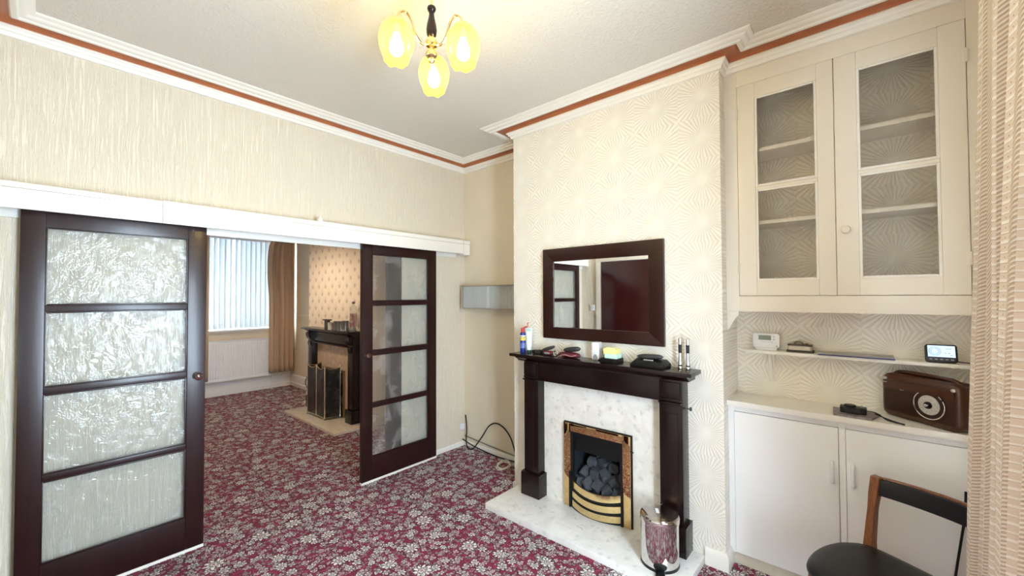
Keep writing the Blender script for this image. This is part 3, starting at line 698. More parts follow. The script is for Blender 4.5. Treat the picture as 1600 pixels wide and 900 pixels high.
# coat peg on the side of the surround
t = thing('hook', 'small dark knob sticking out of the wall at the right side of the surround', 'hook', (-.04, -2.42, .88))
MB().lathe([(.004, 0), (.004, -.022), (.012, -.026), (.012, -.034), (.005, -.037)], (-.05, -2.402, .89), 12, 'y').build('peg', plain('grey_metal', (.12, .14, .14), .4, .8), t)
# ------------------------------------------------------------------ pedal bin
BX, BY, BR = -.235, -2.312, .104
t = thing('pedal_bin', 'shiny steel pedal bin standing on the white hearth', 'bin', (BX, BY, ZH))
c = (BX, BY, 0)
MB().lathe([(BR, ZH), (BR+.002, ZH+.004), (BR+.001, ZH+.016)], c, 40).build('base_ring', BLACKP, t)
MB().lathe([(BR-.001, ZH+.016), (BR-.001, .284)], c, 48).build('body', CHROME, t)
MB().lathe([(BR+.002, .284), (BR+.003, .290), (BR+.003, .312), (BR+.001, .317)], c, 48).build('lid_rim', CHROME, t)
MB().lathe([(BR, .317), (BR-.004, .323), (BR-.03, .330), (.04, .334), (.001, .335)], c, 48).build('lid', plain('lid_steel', (.50, .46, .43), .10, 1.0), t)
dv = Vector((-.93, -.37, 0)).normalized(); sv = Vector((-dv.y, dv.x, 0))
Rm = Matrix(((sv.x, dv.x, 0, BX), (sv.y, dv.y, 0, BY), (0, 0, 1, 0), (0, 0, 0, 1)))   # local x = side, y = towards the room
m = MB(); m.box(-.024, .024, BR-.012, BR+.045, ZH+.004, ZH+.014, Rm); m.build('pedal', BLACKP, t, .004)
m = MB(); m.lathe([(.036, 0), (.034, .008), (.022, .012)], (0, 0, 0), 24, 'y', True, None); bmesh.ops.transform(m.bm, matrix=Rm @ Matrix.Translation((0, BR-.008, ZH+.034)) @ Matrix.Diagonal((1, 1, .62, 1)), verts=m.bm.verts); m.build('pedal_recess', BLACKP, t)
m = MB(); m.box(-.012, .012, -BR-.014, -BR+.006, .29, .325, Rm); m.build('hinge', CHROME, t, .003)
m = MB(); m.box(-.022, -.004, -.018, .030, .3345, .3365, Rm @ Matrix.Rotation(radians(-8), 4, 'Z')); m.build('sticker', WHITEPL, t)

# ------------------------------------------------------------------ reeded box and cables in the left alcove
t = thing('reeded_wall_cabinet', 'small grey reeded sliding front cabinet high in the left alcove', 'cabinet', (.33, -.52, 1.44))
m = MB(); m.box(.284, XA, -.99, -.058, 1.658, 1.670).box(.284, XA, -.99, -.058, 1.432, 1.442).box(.284, XA, -.068, -.058, 1.442, 1.658).box(.284, XA, -.99, -.98, 1.442, 1.658).box(.37, XA, -.98, -.068, 1.442, 1.658)
m.build('carcass', plain('taupe_laminate', (.42, .36, .29), .5), t, .001)
REED = plain('grey_reeded_plastic', (.47, .49, .49), .35)
def reeds(y0, y1, x):
    pts = []; n = int((y1-y0)/.019)
    m = MB()
    for i in range(n):
        a = y0 + (y1-y0)*i/n; b = y0 + (y1-y0)*(i+1)/n; r = (b-a)/2*.98
        m.loops([[((x-r*.8*sin(pi*k/5)), (a+b)/2-r*cos(pi*k/5), z) for k in range(6)] for z in (1.443, 1.657)])
    return m
reeds(-.42, -.072, .302).build('sliding_front', REED, t); reeds(-.978, -.45, .302).build('sliding_front', REED, t)
B(.292, .31, -.449, -.421, 1.443, 1.657).build('meeting_stile', plain('pale_grey_plastic', (.62, .63, .62), .4), t, .003)
BLK = plain('black_cable', (.006, .006, .006), .5, spec=.3)
pts = crom([(.375, -.024, .315), (.366, -.052, .18), (.34, -.07, .07), (.31, -.13, .012), (.33, -.19, .02), (.368, -.28, .15), (.372, -.37, .27), (.372, -.47, .315), (.372, -.57, .29), (.372, -.65, .22), (.371, -.70, .12), (.369, -.715, .05)], 8)
tag(MB().tube(pts, .006, 8).build('black_cable', BLK), 'looping black cable against the left alcove wall', 'cable')
pts = crom([(.367, -.02, .10), (.362, -.30, .085), (.362, -.60, .07), (.366, -.72, .062)], 6)
tag(MB().tube(pts, .005, 8).build('wall_pipe', plain('grey_pipe', (.16, .15, .14), .5)), 'thin grey pipe along the left alcove skirting', 'pipe')
pts = crom([(.340, -.015, .07), (.345, -.20, .03), (.35, -.45, .008), (.352, -.62, .008), (.36, -.715, .012)], 6)
tag(MB().tube(pts, .0055, 8).build('floor_cable', BLK), 'black cable lying along the foot of the left alcove wall', 'cable')
t = thing('cable_coil', 'loose white cable coiled on the carpet left of the fireplace', 'cable', (.235, -.69, 0))
for k, (rx, ry, a0) in enumerate(((.095, .055, .3), (.075, .06, .9), (.10, .05, .5))):
    pts = [(.235+rx*cos(a)*cos(a0)-ry*sin(a)*sin(a0), -.69+rx*cos(a)*sin(a0)+ry*sin(a)*cos(a0), .005+.007*k+.003*sin(2*a)) for a in [2*pi*i/24 for i in range(24)]]
    MB().tube(pts, .0045, 6, True).build('loop', plain('white_cable', (.78, .72, .62), .5), t)
t = thing('wall_socket', 'small white cable box low in the corner of the left alcove', 'socket', (.345, 0, .17))
MB().box(.315, .375, -.012, 0, .17, .23).build('plate', WHITEPL, t, .003)

# ------------------------------------------------------------------ upper glazed cupboard
t = thing('glazed_wall_cupboard', 'tall cream built-in cupboard with two glazed doors above the alcove shelf', 'cupboard', (.22, -3.13, 1.466))
FR = .100
f = MB()
f.box(FR, FR+.022, -2.6655, YCR, 1.466, 2.864).box(FR, FR+.022, YF, -3.572, 1.466, 2.864).box(FR, FR+.022, -3.572, -2.6655, 2.778, 2.864).box(FR, FR+.022, -3.572, -2.6655, 1.466, 1.554)
f.build('face_frame', CREAMP, t, .0015)
MB().prism([(YCR-.0005, 1.4655), (-2.661, 1.4655), (-2.661, 1.441), (-2.648, 1.430), (-2.634, 1.412), (-2.624, 1.392), (-2.612, 1.366), (-2.599, 1.352)], 'x', FR, FR+.022).build('corner_bracket', CREAMP, t, .001)
B(FR+.022, XR, YF, YCR, 1.466, 1.486).build('bottom_board', CREAMP, t)
DARKIN = plain('cupboard_shelf_paint', (.74, .72, .66), .5, var=.03)
for z in (1.975, 2.394): B(FR+.024, XR, YF, YCR, z-.013, z+.008).build('shelf', WHITEP, t, .001)
def cupdoor(y0, y1, g0, g1, knob, hinge_y):
    z0, z1 = 1.557, 2.775
    x0 = FR-.006
    fr = MB(); fr.box(x0, x0+.022, y0, g0, z0, z1).box(x0, x0+.022, g1, y1, z0, z1).box(x0, x0+.022, g0, g1, 2.690, z1).box(x0, x0+.022, g0, g1, z0, 1.640)
    d = fr.build('door', CREAMP, t, .003)
    gb = MB(); gb.box(x0+.003, x0+.02, g0, g1, 2.158, 2.176); gb.build('glazing_bar', CREAMP, d, .005)
    for a, b in ((1.640, 2.158), (2.176, 2.690)):
        B(x0+.009, x0+.013, g0-.001, g1+.001, a-.001, b+.001).build('pane', CUPGLASS, d)
        bd = MB(); w_ = .012
        for q in ((g0, g0+w_, a, b), (g1-w_, g1, a, b), (g0+w_, g1-w_, a, a+w_), (g0+w_, g1-w_, b-w_, b)): bd.box(x0+.002, x0+.0085, q[0], q[1], q[2], q[3])
        bd.build('putty_bead', WHITEP, d, .003)
    for z in (1.715, 2.612):
        h = MB(); h.cyl((x0-.004, hinge_y, z-.03), .005, .06, 10); h.box(x0-.002, x0, min(hinge_y, hinge_y+.016*(1 if hinge_y < -3 else -1)), max(hinge_y, hinge_y+.016*(1 if hinge_y < -3 else -1)), z-.028, z+.028); h.build('hinge', CREAMP, d)
    if knob:
        k = MB(); k.lathe([(.010, 0), (.009, -.012), (.017, -.018), (.0195, -.026), (.016, -.033), (.006, -.036)], (x0, knob, 1.885), 18, 'x'); k.build('knob', CREAMP, d)
cupdoor(-3.1095, -2.6685, -3.040, -2.757, None, -2.668)
cupdoor(-3.5690, -3.1125, -3.484, -3.200, -3.150, -3.570)
# ------------------------------------------------------------------ alcove shelf, counter, lower cupboard
ZS = 1.232
t = thing('alcove_shelf', 'narrow white shelf on a bracket in the right alcove', 'shelf', (.28, -3.16, 1.21))
B(.225, XR, -3.66, -2.668, ZS-.017, ZS).build('board', WHITEP, t, .0015)
bk = MB(); bk.box(.334, XR, -2.802, -2.768, 1.04, ZS-.017)
bk.prism([(.250, ZS-.017), (.270, ZS-.017), (.315, 1.15), (.334, 1.075), (.334, 1.045), (.318, 1.065), (.295, 1.14)], 'y', -2.793, -2.777); bk.build('bracket', WHITEP, t, .001)
t = thing('lower_cupboard', 'white built-in base cupboard with two flat doors in the right alcove', 'cupboard', (.22, -3.13, 0))
f = MB()
f.box(.1, .12, -2.6275, YCR, .070, .920).box(.1, .12, -3.1305, -3.1045, .070, .920).box(.1, .12, YF, -3.601, .070, .920).box(.1, .12, -3.1045, -2.6275, .886, .920).box(.1, .12, -3.601, -3.1305, .886, .920)
f.build('face_frame', COLDW, t, .001)
B(.118, .135, YF, YCR, 0, .074).build('plinth', plain('beige_plinth', (.66, .60, .50), .6), t)
for y0, y1, hy in ((-3.1025, -2.6295, -3.076), (-3.600, -3.1325, -3.158)):
    d = B(.094, .113, y0, y1, .076, .884).build('door', COLDW, t, .0015)
    h = MB(); h.tube(crom([(.094, hy, .606), (.078, hy, .612), (.074, hy, .635), (.074, hy, .682), (.078, hy, .704), (.094, hy, .710)], 5), .0085, 10); h.build('handle', WHITEPL, d)
t = thing('alcove_worktop', 'white painted worktop over the base cupboard with radio and camera on it', 'worktop', (.2, -3.13, .92))
B(.062, XR, YF, YCR-.0005, .9205, .950).build('board', WHITEP, t, .002)
ZK = .950
# ---- on the shelf
t = thing('thermostat', 'white programmable thermostat with grey display at the left of the alcove shelf', 'thermostat', (.30, -2.765, ZS))
MB().rbox(.292, .318, -2.832, -2.695, ZS+.012, ZS+.098, .014, 'x').build('case', WHITEPL, t, .003)
B(.285, .325, -2.82, -2.71, ZS, ZS+.012).build('stand', WHITEPL, t, .002)
B(.2905, .293, -2.790, -2.725, ZS+.058, ZS+.086).build('display', plain('lcd_grey', (.22, .25, .21), .3), t)
for z in (.064, .080): B(.2895, .293, -2.808, -2.799, ZS+z-.005, ZS+z+.004).build('button', plain('pale_button', (.60, .61, .63), .4), t, .001)
B(.2905, .293, -2.80, -2.735, ZS+.045, ZS+.048).build('legend_strip', plain('pale_button', (.60, .61, .63), .4), t)
MB().lathe([(.004, 0), (.004, -.001)], (.292, -2.818, ZS+.024), 10, 'x').build('emblem', GREYP, t)
t = thing('wallet', 'dark brown purse with a pale side and a metal clasp on the shelf', 'purse', (.30, -2.93, ZS))
DBR = plain('dark_brown_leather', (.045, .03, .022), .5)
MB().rbox(.262, .335, -2.995, -2.868, ZS, ZS+.012, .012).build('lower_flap', DBR, t, .003); MB().rbox(.265, .335, -2.985, -2.875, ZS+.0125, ZS+.036, .01).build('pale_side', plain('pale_leather', (.62, .55, .47), .5), t, .003)
MB().rbox(.267, .337, -2.988, -2.872, ZS+.0365, ZS+.043, .012).build('upper_flap', DBR, t, .002)
m = MB(); m.tube([(.285, -2.925+.02*cos(a*pi/8), ZS+.048+.010*sin(a*pi/8)) for a in range(16)], .004, 6, True); m.tube([(.29, -2.95, ZS+.047), (.285, -2.97, ZS+.050)], .004, 6); m.build('clasp', plain('dark_brass', (.15, .11, .06), .35, .8), t)
t = thing('document_folder', 'flat blue and grey folder of papers lying on the alcove shelf', 'folder', (.27, -3.17, ZS))
B(.215, .335, -3.325, -3.018, ZS, ZS+.006).build('blue_cover', plain('blue_card', (.035, .045, .16), .4), t, .001)
B(.222, .338, -3.322, -3.012, ZS+.0062, ZS+.0125).build('papers', plain('grey_paper', (.48, .46, .44), .7, var=.25, scale=28), t, .001)
t = thing('energy_display', 'black in-home energy display with lit pale blue screen on the shelf', 'display', (.262, -3.488, ZS), rotz=radians(4))
Rt = Matrix.Rotation(radians(14), 4, 'Y')
m = MB(); m.rbox(-.012, .012, -.054, .054, .002, .086, .010, 'x'); bmesh.ops.transform(m.bm, matrix=Rt, verts=m.bm.verts); m.build('case', BLACKP, t, .002)
m = MB(); m.box(-.0135, -.0115, -.046, .046, .026, .080, Rt); m.build('screen', emit('screen_glow', (.55, .75, 1.0), 1.0), t)
m = MB()
for rr_ in (.020, .014): m.tube([(-.0142, .022+rr_*cos(a*pi/14), .053+rr_*sin(a*pi/14)) for a in range(28)], .0009, 5, True)
for q in (( -.02, .066), (-.03, .066), (-.012, .045), (-.026, .045), (-.033, .036)): m.box(-.0142, -.0136, q[0]-.004, q[0]+.004, q[1]-.001, q[1]+.001)
bmesh.ops.transform(m.bm, matrix=Rt, verts=m.bm.verts); m.build('gauge', plain('screen_ink', (.06, .10, .25), .5), t)
for i in range(5):
    m = MB(); m.box(-.0140, -.0118, -.040+.018*i, -.030+.018*i, .012, .017, Rt); m.build('key', GREYP, t)
m = MB(); m.tube(crom([(.012, -.04, .01), (.02, -.07, .006), (.01, -.11, .005), (.03, -.14, .004)], 5), .0025, 6); m.build('lead', BLK, t)
m = MB(); m.box(-.002, .03, -.03, .03, 0, .012); m.build('foot', BLACKP, t, .002)
# ---- on the worktop
t = thing('magazine', 'grey printed booklet under the camera on the worktop', 'booklet', (.145, -3.175, ZK))
m = MB(); m.prism([(.078, -3.085), (.235, -3.078), (.205, -3.268), (.075, -3.232)], 'z', ZK, ZK+.010); m.build('booklet', plain('booklet_paper', (.30, .25, .27), .5, var=.5, scale=50), t, .001)
t = thing('camera', 'small black compact camera with wrist strap lying on the booklet', 'camera', (.15, -3.165, ZK+.010))
m = MB(); m.rbox(.125, .185, -3.215, -3.110, ZK+.010, ZK+.040, .012); m.build('body', BLACKP, t, .004)
MB().lathe([(.024, 0), (.025, .004), (.023, .009)], (.150, -3.150, ZK+.040), 20).build('lens_barrel', BLACKM, t); MB().lathe([(.008, 0), (.007, .006)], (.165, -3.195, ZK+.040), 12).build('dial', GREYP, t)
B(.110, .124, -3.19, -3.135, ZK+.012, ZK+.036).build('hand_grip', BLACKP, t, .004)
m = MB(); m.tube(crom([(.14, -3.215, ZK+.03), (.13, -3.25, ZK+.028), (.10, -3.29, ZK+.008), (.085, -3.335, ZK+.005), (.078, -3.345, ZK+.005), (.09, -3.33, ZK+.005), (.115, -3.29, ZK+.01), (.138, -3.245, ZK+.022)], 6), .0028, 6); m.build('wrist_strap', BLK, t)
# radio: local x along the front (left to right seen from the room), local y = depth behind
ra = atan2(.235, .215)
t = thing('portable_radio', 'brown retro portable radio with round silver dial and top handle on the worktop', 'radio', (.200, -3.428, ZK), rotz=ra)
W2, RD, RH = .168, .095, .215
def rprof(w_, z0, z1, r):
    poly = []
    for cx_, cz_, s0 in ((w_-r, z1-r*.8, 0), (-w_+r, z1-r*.8, 90), (-w_+r*.7, z0+r*.7, 180), (w_-r*.7, z0+r*.7, 270)):
        rr_ = r if s0 < 180 else r*.7
        for k in range(7):
            a = radians(s0+90*k/6); poly.append((cx_+rr_*cos(a), cz_+(rr_*.8 if s0 < 180 else rr_)*sin(a)))
    return poly
def rring(y, s_, dz=0): return [(x*s_, y, (z-RH/2)*s_+RH/2+dz) for x, z in rprof(W2, .004, RH, .045)]
FS = 1     # front faces local +y after rotation
def Y(v): return v
m = MB(); m.loops([rring(Y(.046), .93), rring(Y(.040), .985), rring(Y(.030), 1.0), rring(Y(-.042), 1.0), rring(Y(-.05), .95)]); m.build('case', RADIOWOOD, t, smooth=50)
gm = MB()
for i in range(20):
    z = .028 + i*.0055
    gm.box(-W2*.90, W2*.90, .0455, .0475, z, z+.0028)
gm.build('grille', plain('radio_grille', (.018, .006, .003), .4), t)
MB().loops([[(x*.97, y, z) for x, z in ((-W2*.93, .146), (W2*.93, .146), (W2*.93, .182), (-W2*.93, .182))] for y in (.0462, .0535)]).build('front_band', RADIOWOOD, t, .001)
DXc = -.050
SILV = plain('dial_silver', (.62, .60, .56), .3, .6)
dl = MB(); dl.tube([(DXc+.063*cos(2*pi*k/36), .050, .098+.063*sin(2*pi*k/36)) for k in range(36)], .0028, 8, True); dl.build('dial_ring', CHROME, t)
MB().lathe([(.061, .046), (.061, .0488)], (DXc, 0, .098), 36, 'y').build('dial_back', plain('radio_dark', (.03, .012, .008), .35), t)
MB().lathe([(.044, .0488), (.044, .0515), (.041, .053)], (DXc, 0, .098), 36, 'y').build('dial_plate', plain('dial_cream', (.52, .49, .43), .45, var=.3, scale=150), t)
MB().lathe([(.016, .053), (.016, .058), (.012, .064)], (DXc, 0, .098), 20, 'y').build('tuning_knob', BLACKM, t); MB().lathe([(.008, .064), (.006, .070), (.002, .072)], (DXc, 0, .098), 16, 'y').build('knob_cap', CHROME, t)
hd = MB(); hd.tube(crom([(-W2+.025, .0, RH-.012), (-W2+.06, 0, RH+.006), (0, 0, RH+.009), (W2-.06, 0, RH+.006), (W2-.025, 0, RH-.012)], 6), .010, 8); hd.build('carry_handle', RADIOWOOD, t)
for sx in (-1, 1): MB().lathe([(.009, .044), (.009, .052), (.004, .055)], (sx*(W2-.022), 0, RH-.03), 14, 'y').build('handle_stud', SILV, t)
m = MB(); m.box(W2-.034, W2-.012, .0525, .055, .166, .169).box(.060, .065, .0475, .050, .139, .143).box(.070, .075, .0475, .050, .139, .143); m.build('badge', SILV, t)
m = MB(); m.tube([(W2+.001, .005, RH-.035), (W2+.018, .005, RH-.034)], .004, 8); m.tube([(W2+.001, .015, RH-.055), (W2+.018, .015, RH-.054)], .004, 8); m.build('side_pins', CHROME, t)

# ------------------------------------------------------------------ chair
t = thing('dining_chair', 'teak chair with black padded seat and curved black backrest by the white cupboard', 'chair', (-.245, -3.385, 0), rotz=radians(60))
VIN = plain('black_vinyl', (.006, .006, .0075), .40, var=.1, spec=.35)
seat = crom([(-.20, -.02, 0), (0, -.03, 0), (.20, -.02, 0), (.262, .05, 0), (.280, .15, 0), (.255, .29, 0), (.19, .385, 0), (0, .42, 0), (-.19, .385, 0), (-.255, .29, 0), (-.280, .15, 0), (-.262, .05, 0), (-.20, -.02, 0)], 4)[:-1]
cen = Vector((0, .19, 0))
def sr(s_, z): return [cen + (p-cen)*s_ + Vector((0, 0, z)) for p in seat]
MB().loops([sr(.93, .405), sr(.99, .410), sr(1, .422), sr(.985, .438), sr(.94, .448), sr(.80, .453), sr(.5, .454), sr(.1, .454)]).build('seat', VIN, t, smooth=60)
MB().loops([sr(.88, .365), sr(.90, .404)]).build('seat_frame', TEAK, t)
for sx in (-1, 1):
    MB().tube([(sx*.205, .335, .404), (sx*.215, .35, .20), (sx*.22, .36, 0)], [.021, .018, .013], 12).build('leg', TEAK, t)
    m = MB(); R = []
    for z, y, hw, hd_ in ((0, -.10, .012, .014), (.25, -.045, .016, .020), (.40, -.025, .018, .024), (.455, -.03, .0155, .020), (.60, -.055, .0135, .017), (.665, -.07, .017, .018), (.735, -.085, .017, .016)):
        R.append([(sx*.212+a*hw, y+b*hd_, z) for a, b in ((-1, -1), (1, -1), (1, 1), (-1, 1))])
    m.loops(R); m.build('leg', TEAK, t, .003)
def backpad(z0, z1, y_in, th_, name, mat, xs=.196):
    R = []
    for i in range(13):
        x = -xs + 2*xs*i/12; b = -.040*(1-(x/.2)**2)
        lo = z0 + .004*(x/.2)**2
        R.append([(x, -.08+b+y_in, lo), (x, -.083+b+y_in-th_, lo), (x, -.092+b+y_in-th_, z1), (x, -.088+b+y_in, z1)])
    return MB().loops(R).build(name, mat, t, .004, smooth=50)
backpad(.655, .728, .016, .020, 'backrest', VIN); backpad(.655, .735, -.0045, .010, 'back_rail', TEAK)
pts = crom([(.088, -3.535, .70), (.083, -3.530, .60), (.078, -3.515, .48), (.076, -3.50, .36), (.07, -3.48, .20), (.06, -3.45, .06), (.04, -3.42, .008), (-.02, -3.40, .007)], 6)
tag(MB().tube(pts, .0045, 8).build('power_cord', BLK), 'black cord hanging down behind the right end of the chair back', 'cable')
# ------------------------------------------------------------------ near curtain
t = thing('woven_curtain', 'long cream woven curtain with ladder pattern at the right edge', 'curtain', (-.9, -3.5, .46))
nu, nv = 200, 40; CW = .70
bm = bmesh.new(); uvl = bm.loops.layers.uv.new('uv'); grid = []; arc = [0.0]
def cpos(i, j):
    s_ = i/nu; z = .462 + (2.62-.462)*j/nv
    xl = -.39 - .345*max(0, min(1, (z-.5)/1.93)); xl = -.38 - .12*max(0, min(1, (z-.5)/.6)) - .27*max(0, min(1, (z-1.1)/1.33))
    xr_ = xl - CW
    x = xl + (xr_-xl)*s_
    ph = 2*pi*(s_*3.5)+.9+.12*sin(z*1.7)
    y = -3.512 + .042*sin(ph) + .016*cos(2*ph) + .006*sin(z*2+s_*9)
    x += .012*sin(2*ph)
    return Vector((x, y, z))
for j in range(nv+1): grid.append([bm.verts.new(cpos(i, j)) for i in range(nu+1)])
for i in range(nu): arc.append(arc[-1] + (cpos(i+1, 20)-cpos(i, 20)).length)
for j in range(nv):
    for i in range(nu):
        fc = bm.faces.new((grid[j][i], grid[j][i+1], grid[j+1][i+1], grid[j+1][i]))
        for lp, (a, b) in zip(fc.loops, ((i, j), (i+1, j), (i+1, j+1), (i, j+1))): lp[uvl].uv = (arc[a], 2.158*b/nv)
mb = MB(); mb.bm.free(); mb.bm = bm
co = mb.build('cloth', mat_woven(), t, smooth=80)
sm = co.modifiers.new('thickness', 'SOLIDIFY'); sm.thickness = .003
m = MB(); m.tube([(-2.3, -3.50, 2.64), (-.45, -3.50, 2.64)], .014, 10); pl = m.build('pole', WHITEP, t)
m = MB()
for x in (-2.2, -.5): m.box(x-.012, x+.012, YF, -3.51, 2.63, 2.655)
m.build('pole_bracket', WHITEP, t)

# ------------------------------------------------------------------ far room
t = thing('far_hearth', 'cream marble hearth slab in the far room', 'hearth', (-.2, 2.0, 0))
B(-.402, -.001, 1.285, 2.732, 0, .030).build('slab', CREAMSTONE, t, .003)
t = thing('far_fire_surround', 'dark wooden fire surround with tan marble in the far room', 'fireplace', (-.09, 2.08, .03))
B(-.182, -.001, 1.405, 2.760, 1.118, 1.140).build('mantel_shelf', MAHOG, t, .006)
MB().prism([(-.150, 1.118), (-.145, 1.105), (-.12, 1.092), (-.112, 1.08), (-.001, 1.08), (-.001, 1.118)], 'y', 1.44, 2.725).build('shelf_moulding', MAHOG, t)
fz = B(-.085, -.001, 1.575, 2.585, .93, 1.08).build('frieze', MAHOG, t, .003); MB().prism([(-.085, .93), (-.105, .935), (-.110, .950), (-.095, .962), (-.085, .965)], 'y', 1.575, 2.585).build('frieze_bead', MAHOG, fz)
for y0, y1 in ((1.455, 1.575), (2.585, 2.705)):
    lg = B(-.10, -.001, y0, y1, .19, 1.08).build('leg', MAHOG, t, .003)
    B(-.122, -.001, y0-.02, y1+.02, .03, .19).build('plinth_block', MAHOG, lg, .006)
    MB().prism([(-.10, 1.08), (-.140, 1.07), (-.142, 1.03), (-.125, .99), (-.10, .97)], 'y', y0+.015, y1-.015).build('corbel', MAHOG, lg)
    MB().prism([(-.10, .95), (-.118, .945), (-.112, .90), (-.10, .87)], 'y', y0+.02, y1-.02).build('lower_corbel', MAHOG, lg)
m = MB(); m.box(-.022, -.0005, 1.575, 1.80, .03, .93).box(-.022, -.0005, 2.36, 2.585, .03, .93).box(-.022, -.0005, 1.80, 2.36, .60, .93); m.build('marble_panel', TANMARBLE, t)
t = thing('far_fire', 'black inset fire with brass trim behind the folding screen', 'fire', (-.03, 2.08, .03))
ring(1.79, 2.37, .03, .62, .03, 0, -.045, -.0225, MB()).build('brass_frame', plain('dull_brass', (.45, .33, .17), .35, .9), t, .003)
m = MB(); m.box(.18, .20, 1.82, 2.34, .04, .59).box(-.02, .18, 1.805, 1.82, .04, .59).box(-.02, .18, 2.34, 2.355, .04, .59).box(-.06, -.02, 1.82, 2.34, .46, .59).box(-.02, .18, 1.82, 2.34, .03, .06); m.build('firebox', BLACKM, t)
rc = random.Random(9)
for k in range(8):
    m = MB(); m.sphere((.04+.05*rc.random(), 1.87+k*.06, .16+.06*rc.random()), .045, 8, 6, (1, 1.1, .9)); m.build('coal', COAL, t, smooth=20)
m = MB()
for k in range(11): m.tube([(-.05, 1.85+k*.046, .06), (-.075, 1.85+k*.046, .14), (-.05, 1.85+k*.046, .21)], .004, 6)
m.build('grate_bars', plain('grey_iron', (.10, .10, .10), .4, .8), t)
# folding screen: four leaves
t = thing('fire_screen', 'folding brass framed mesh fire screen on the far hearth', 'fire screen', (-.2, 2.1, .03))
MESH = mat_pane('dark_mesh', (.10, .075, .06), .55, .2, 0, 30, .9, .3)
pts = [(-.055, 2.385), (-.256, 2.348), (-.243, 2.108), (-.247, 1.867), (-.060, 1.835)]
BR2 = plain('pale_brass', (.78, .68, .46), .22, 1.0)
for (a, b) in zip(pts, pts[1:]):
    A, Bv = Vector((*a, 0)), Vector((*b, 0)); d = Bv-A; A = A + d*.015; Bv = Bv - d*.015; d = Bv-A; L = d.length
    zt = [.685 - .035*abs(sin(pi*k/12))**.8 + (.012 if k in (0, 12) else 0) for k in range(13)]
    top = [A + d*(k/12) + Vector((0, 0, zt[k])) for k in range(13)]
    lf = MB(); lf.tube([A+Vector((0, 0, .034)), A+Vector((0, 0, zt[0]))], .006, 8); lf.tube([Bv+Vector((0, 0, .034)), Bv+Vector((0, 0, zt[12]))], .006, 8); lf.tube(top, .006, 8); lf.tube([A+Vector((0, 0, .055)), Bv+Vector((0, 0, .055))], .005, 8)
    o = lf.build('leaf', BR2, t)
    m = MB(); n2 = Vector((-d.y, d.x, 0)).normalized()*.001
    m.loops([[A+Vector((0, 0, .055))+n2*s_] + [Bv+Vector((0, 0, .055))+n2*s_] + [p+n2*s_ for p in reversed(top)] for s_ in (-1, 1)]); m.build('mesh', MESH, o)
    m = MB(); m.sphere(A+Vector((0, 0, .036)), .009, 8, 6, (1, 1, .6)).sphere(Bv+Vector((0, 0, .036)), .009, 8, 6, (1, 1, .6)); m.build('feet', BLACKM, o)
# things on the far mantel
Z2 = 1.14
t = thing('photo_frame', 'dark wooden box frame standing on the far mantel', 'frame', (-.12, 2.13, Z2))
MB().box(-.11, -.085, 2.075, 2.19, Z2, Z2+.112).build('back_board', DBR, t, .003); B(-.135, -.0855, 2.02, 2.19, Z2+.1125, Z2+.128).build('top_lip', DBR, t, .004)
def tankard(name, x, y, r, h, mat, lab, cat, grp=None):
    t = thing(name, lab, cat, (x, y, Z2), group=grp)
    MB().lathe([(r*.95, 0), (r*.95, .006), (r*.86, .012), (r, h-.004), (r*1.03, h), (r*.96, h), (r*.82, .016), (.002, .014)], (x, y, Z2), 20).build('body', mat, t)
    m = MB(); m.tube(crom([(x+.95*r, y, Z2+h*.8), (x+1.7*r, y, Z2+h*.7), (x+1.6*r, y, Z2+h*.35), (x+.93*r, y, Z2+h*.2)], 5), .004, 6)
    if cat == 'tankard': m.build('handle', mat, t)
PEW = plain('pewter', (.33, .33, .34), .25, .9)
tankard('glass_tumbler', -.115, 2.005, .034, .092, plain('frosted_glass', (.68, .62, .52), .3, var=.2), 'pale glass tumbler beside the dark box on the far mantel', 'tumbler')
tankard('brown_mug', -.10, 1.915, .032, .085, plain('brown_glaze', (.13, .09, .07), .35), 'small brown mug between tumbler and tankards on the far mantel', 'mug')
tankard('tankard', -.115, 1.825, .042, .112, PEW, 'leftmost of the three pewter tankards on the far mantel', 'tankard', 'pewter tankards on the far mantel')
tankard('tankard', -.11, 1.735, .042, .115, PEW, 'middle of the three pewter tankards on the far mantel', 'tankard', 'pewter tankards on the far mantel')
tankard('tankard', -.10, 1.640, .046, .122, PEW, 'pewter tankard nearest the glass bottle on the far mantel', 'tankard', 'pewter tankards on the far mantel')
t = thing('glass_bottle', 'tall clear bottle with red label print on the far mantel', 'bottle', (-.06, 1.515, Z2))
def mat_bottle():
    tt = NT('bottle_glass'); tr = tt.n('ShaderNodeBsdfTransparent', {'Color': (.93, .93, .90)}); d_ = tt.n('ShaderNodeBsdfDiffuse', {'Color': (.75, .73, .70)}); g_ = tt.n('ShaderNodeBsdfGlossy', {'Roughness': .05})
    a = tt.n('ShaderNodeMixShader', {0: .18, 1: tr.outputs[0], 2: d_.outputs[0]})
    b = tt.n('ShaderNodeMixShader', {0: tt.fres(), 1: a.outputs[0], 2: g_.outputs[0]}); tt.t.links.new(b.outputs[0], tt.out.inputs[0]); return tt.m
BG = mat_bottle()
MB().lathe([(.040, 0), (.043, .006), (.043, .265), (.038, .292), (.022, .312), (.016, .320), (.016, .335)], (-.06, 1.515, Z2), 24).build('body', BG, t)
MB().lathe([(.017, .335), (.018, .338), (.018, .358), (.015, .360)], (-.06, 1.515, Z2), 16).build('stopper', plain('brown_stopper', (.22, .15, .12), .5), t)
tt = NT('label_print'); nz = tt.noise(tt.pos(), 42, 3, .6, 2.0); f_1 = tt.ss(nz.outputs[0], .50, .53)
tr = tt.n('ShaderNodeBsdfTransparent', {}); d_ = tt.n('ShaderNodeBsdfDiffuse', {'Color': tt.mix(tt.noise(tt.pos(), 20, 2).outputs[0], (.38, .04, .08), (.20, .10, .12))})
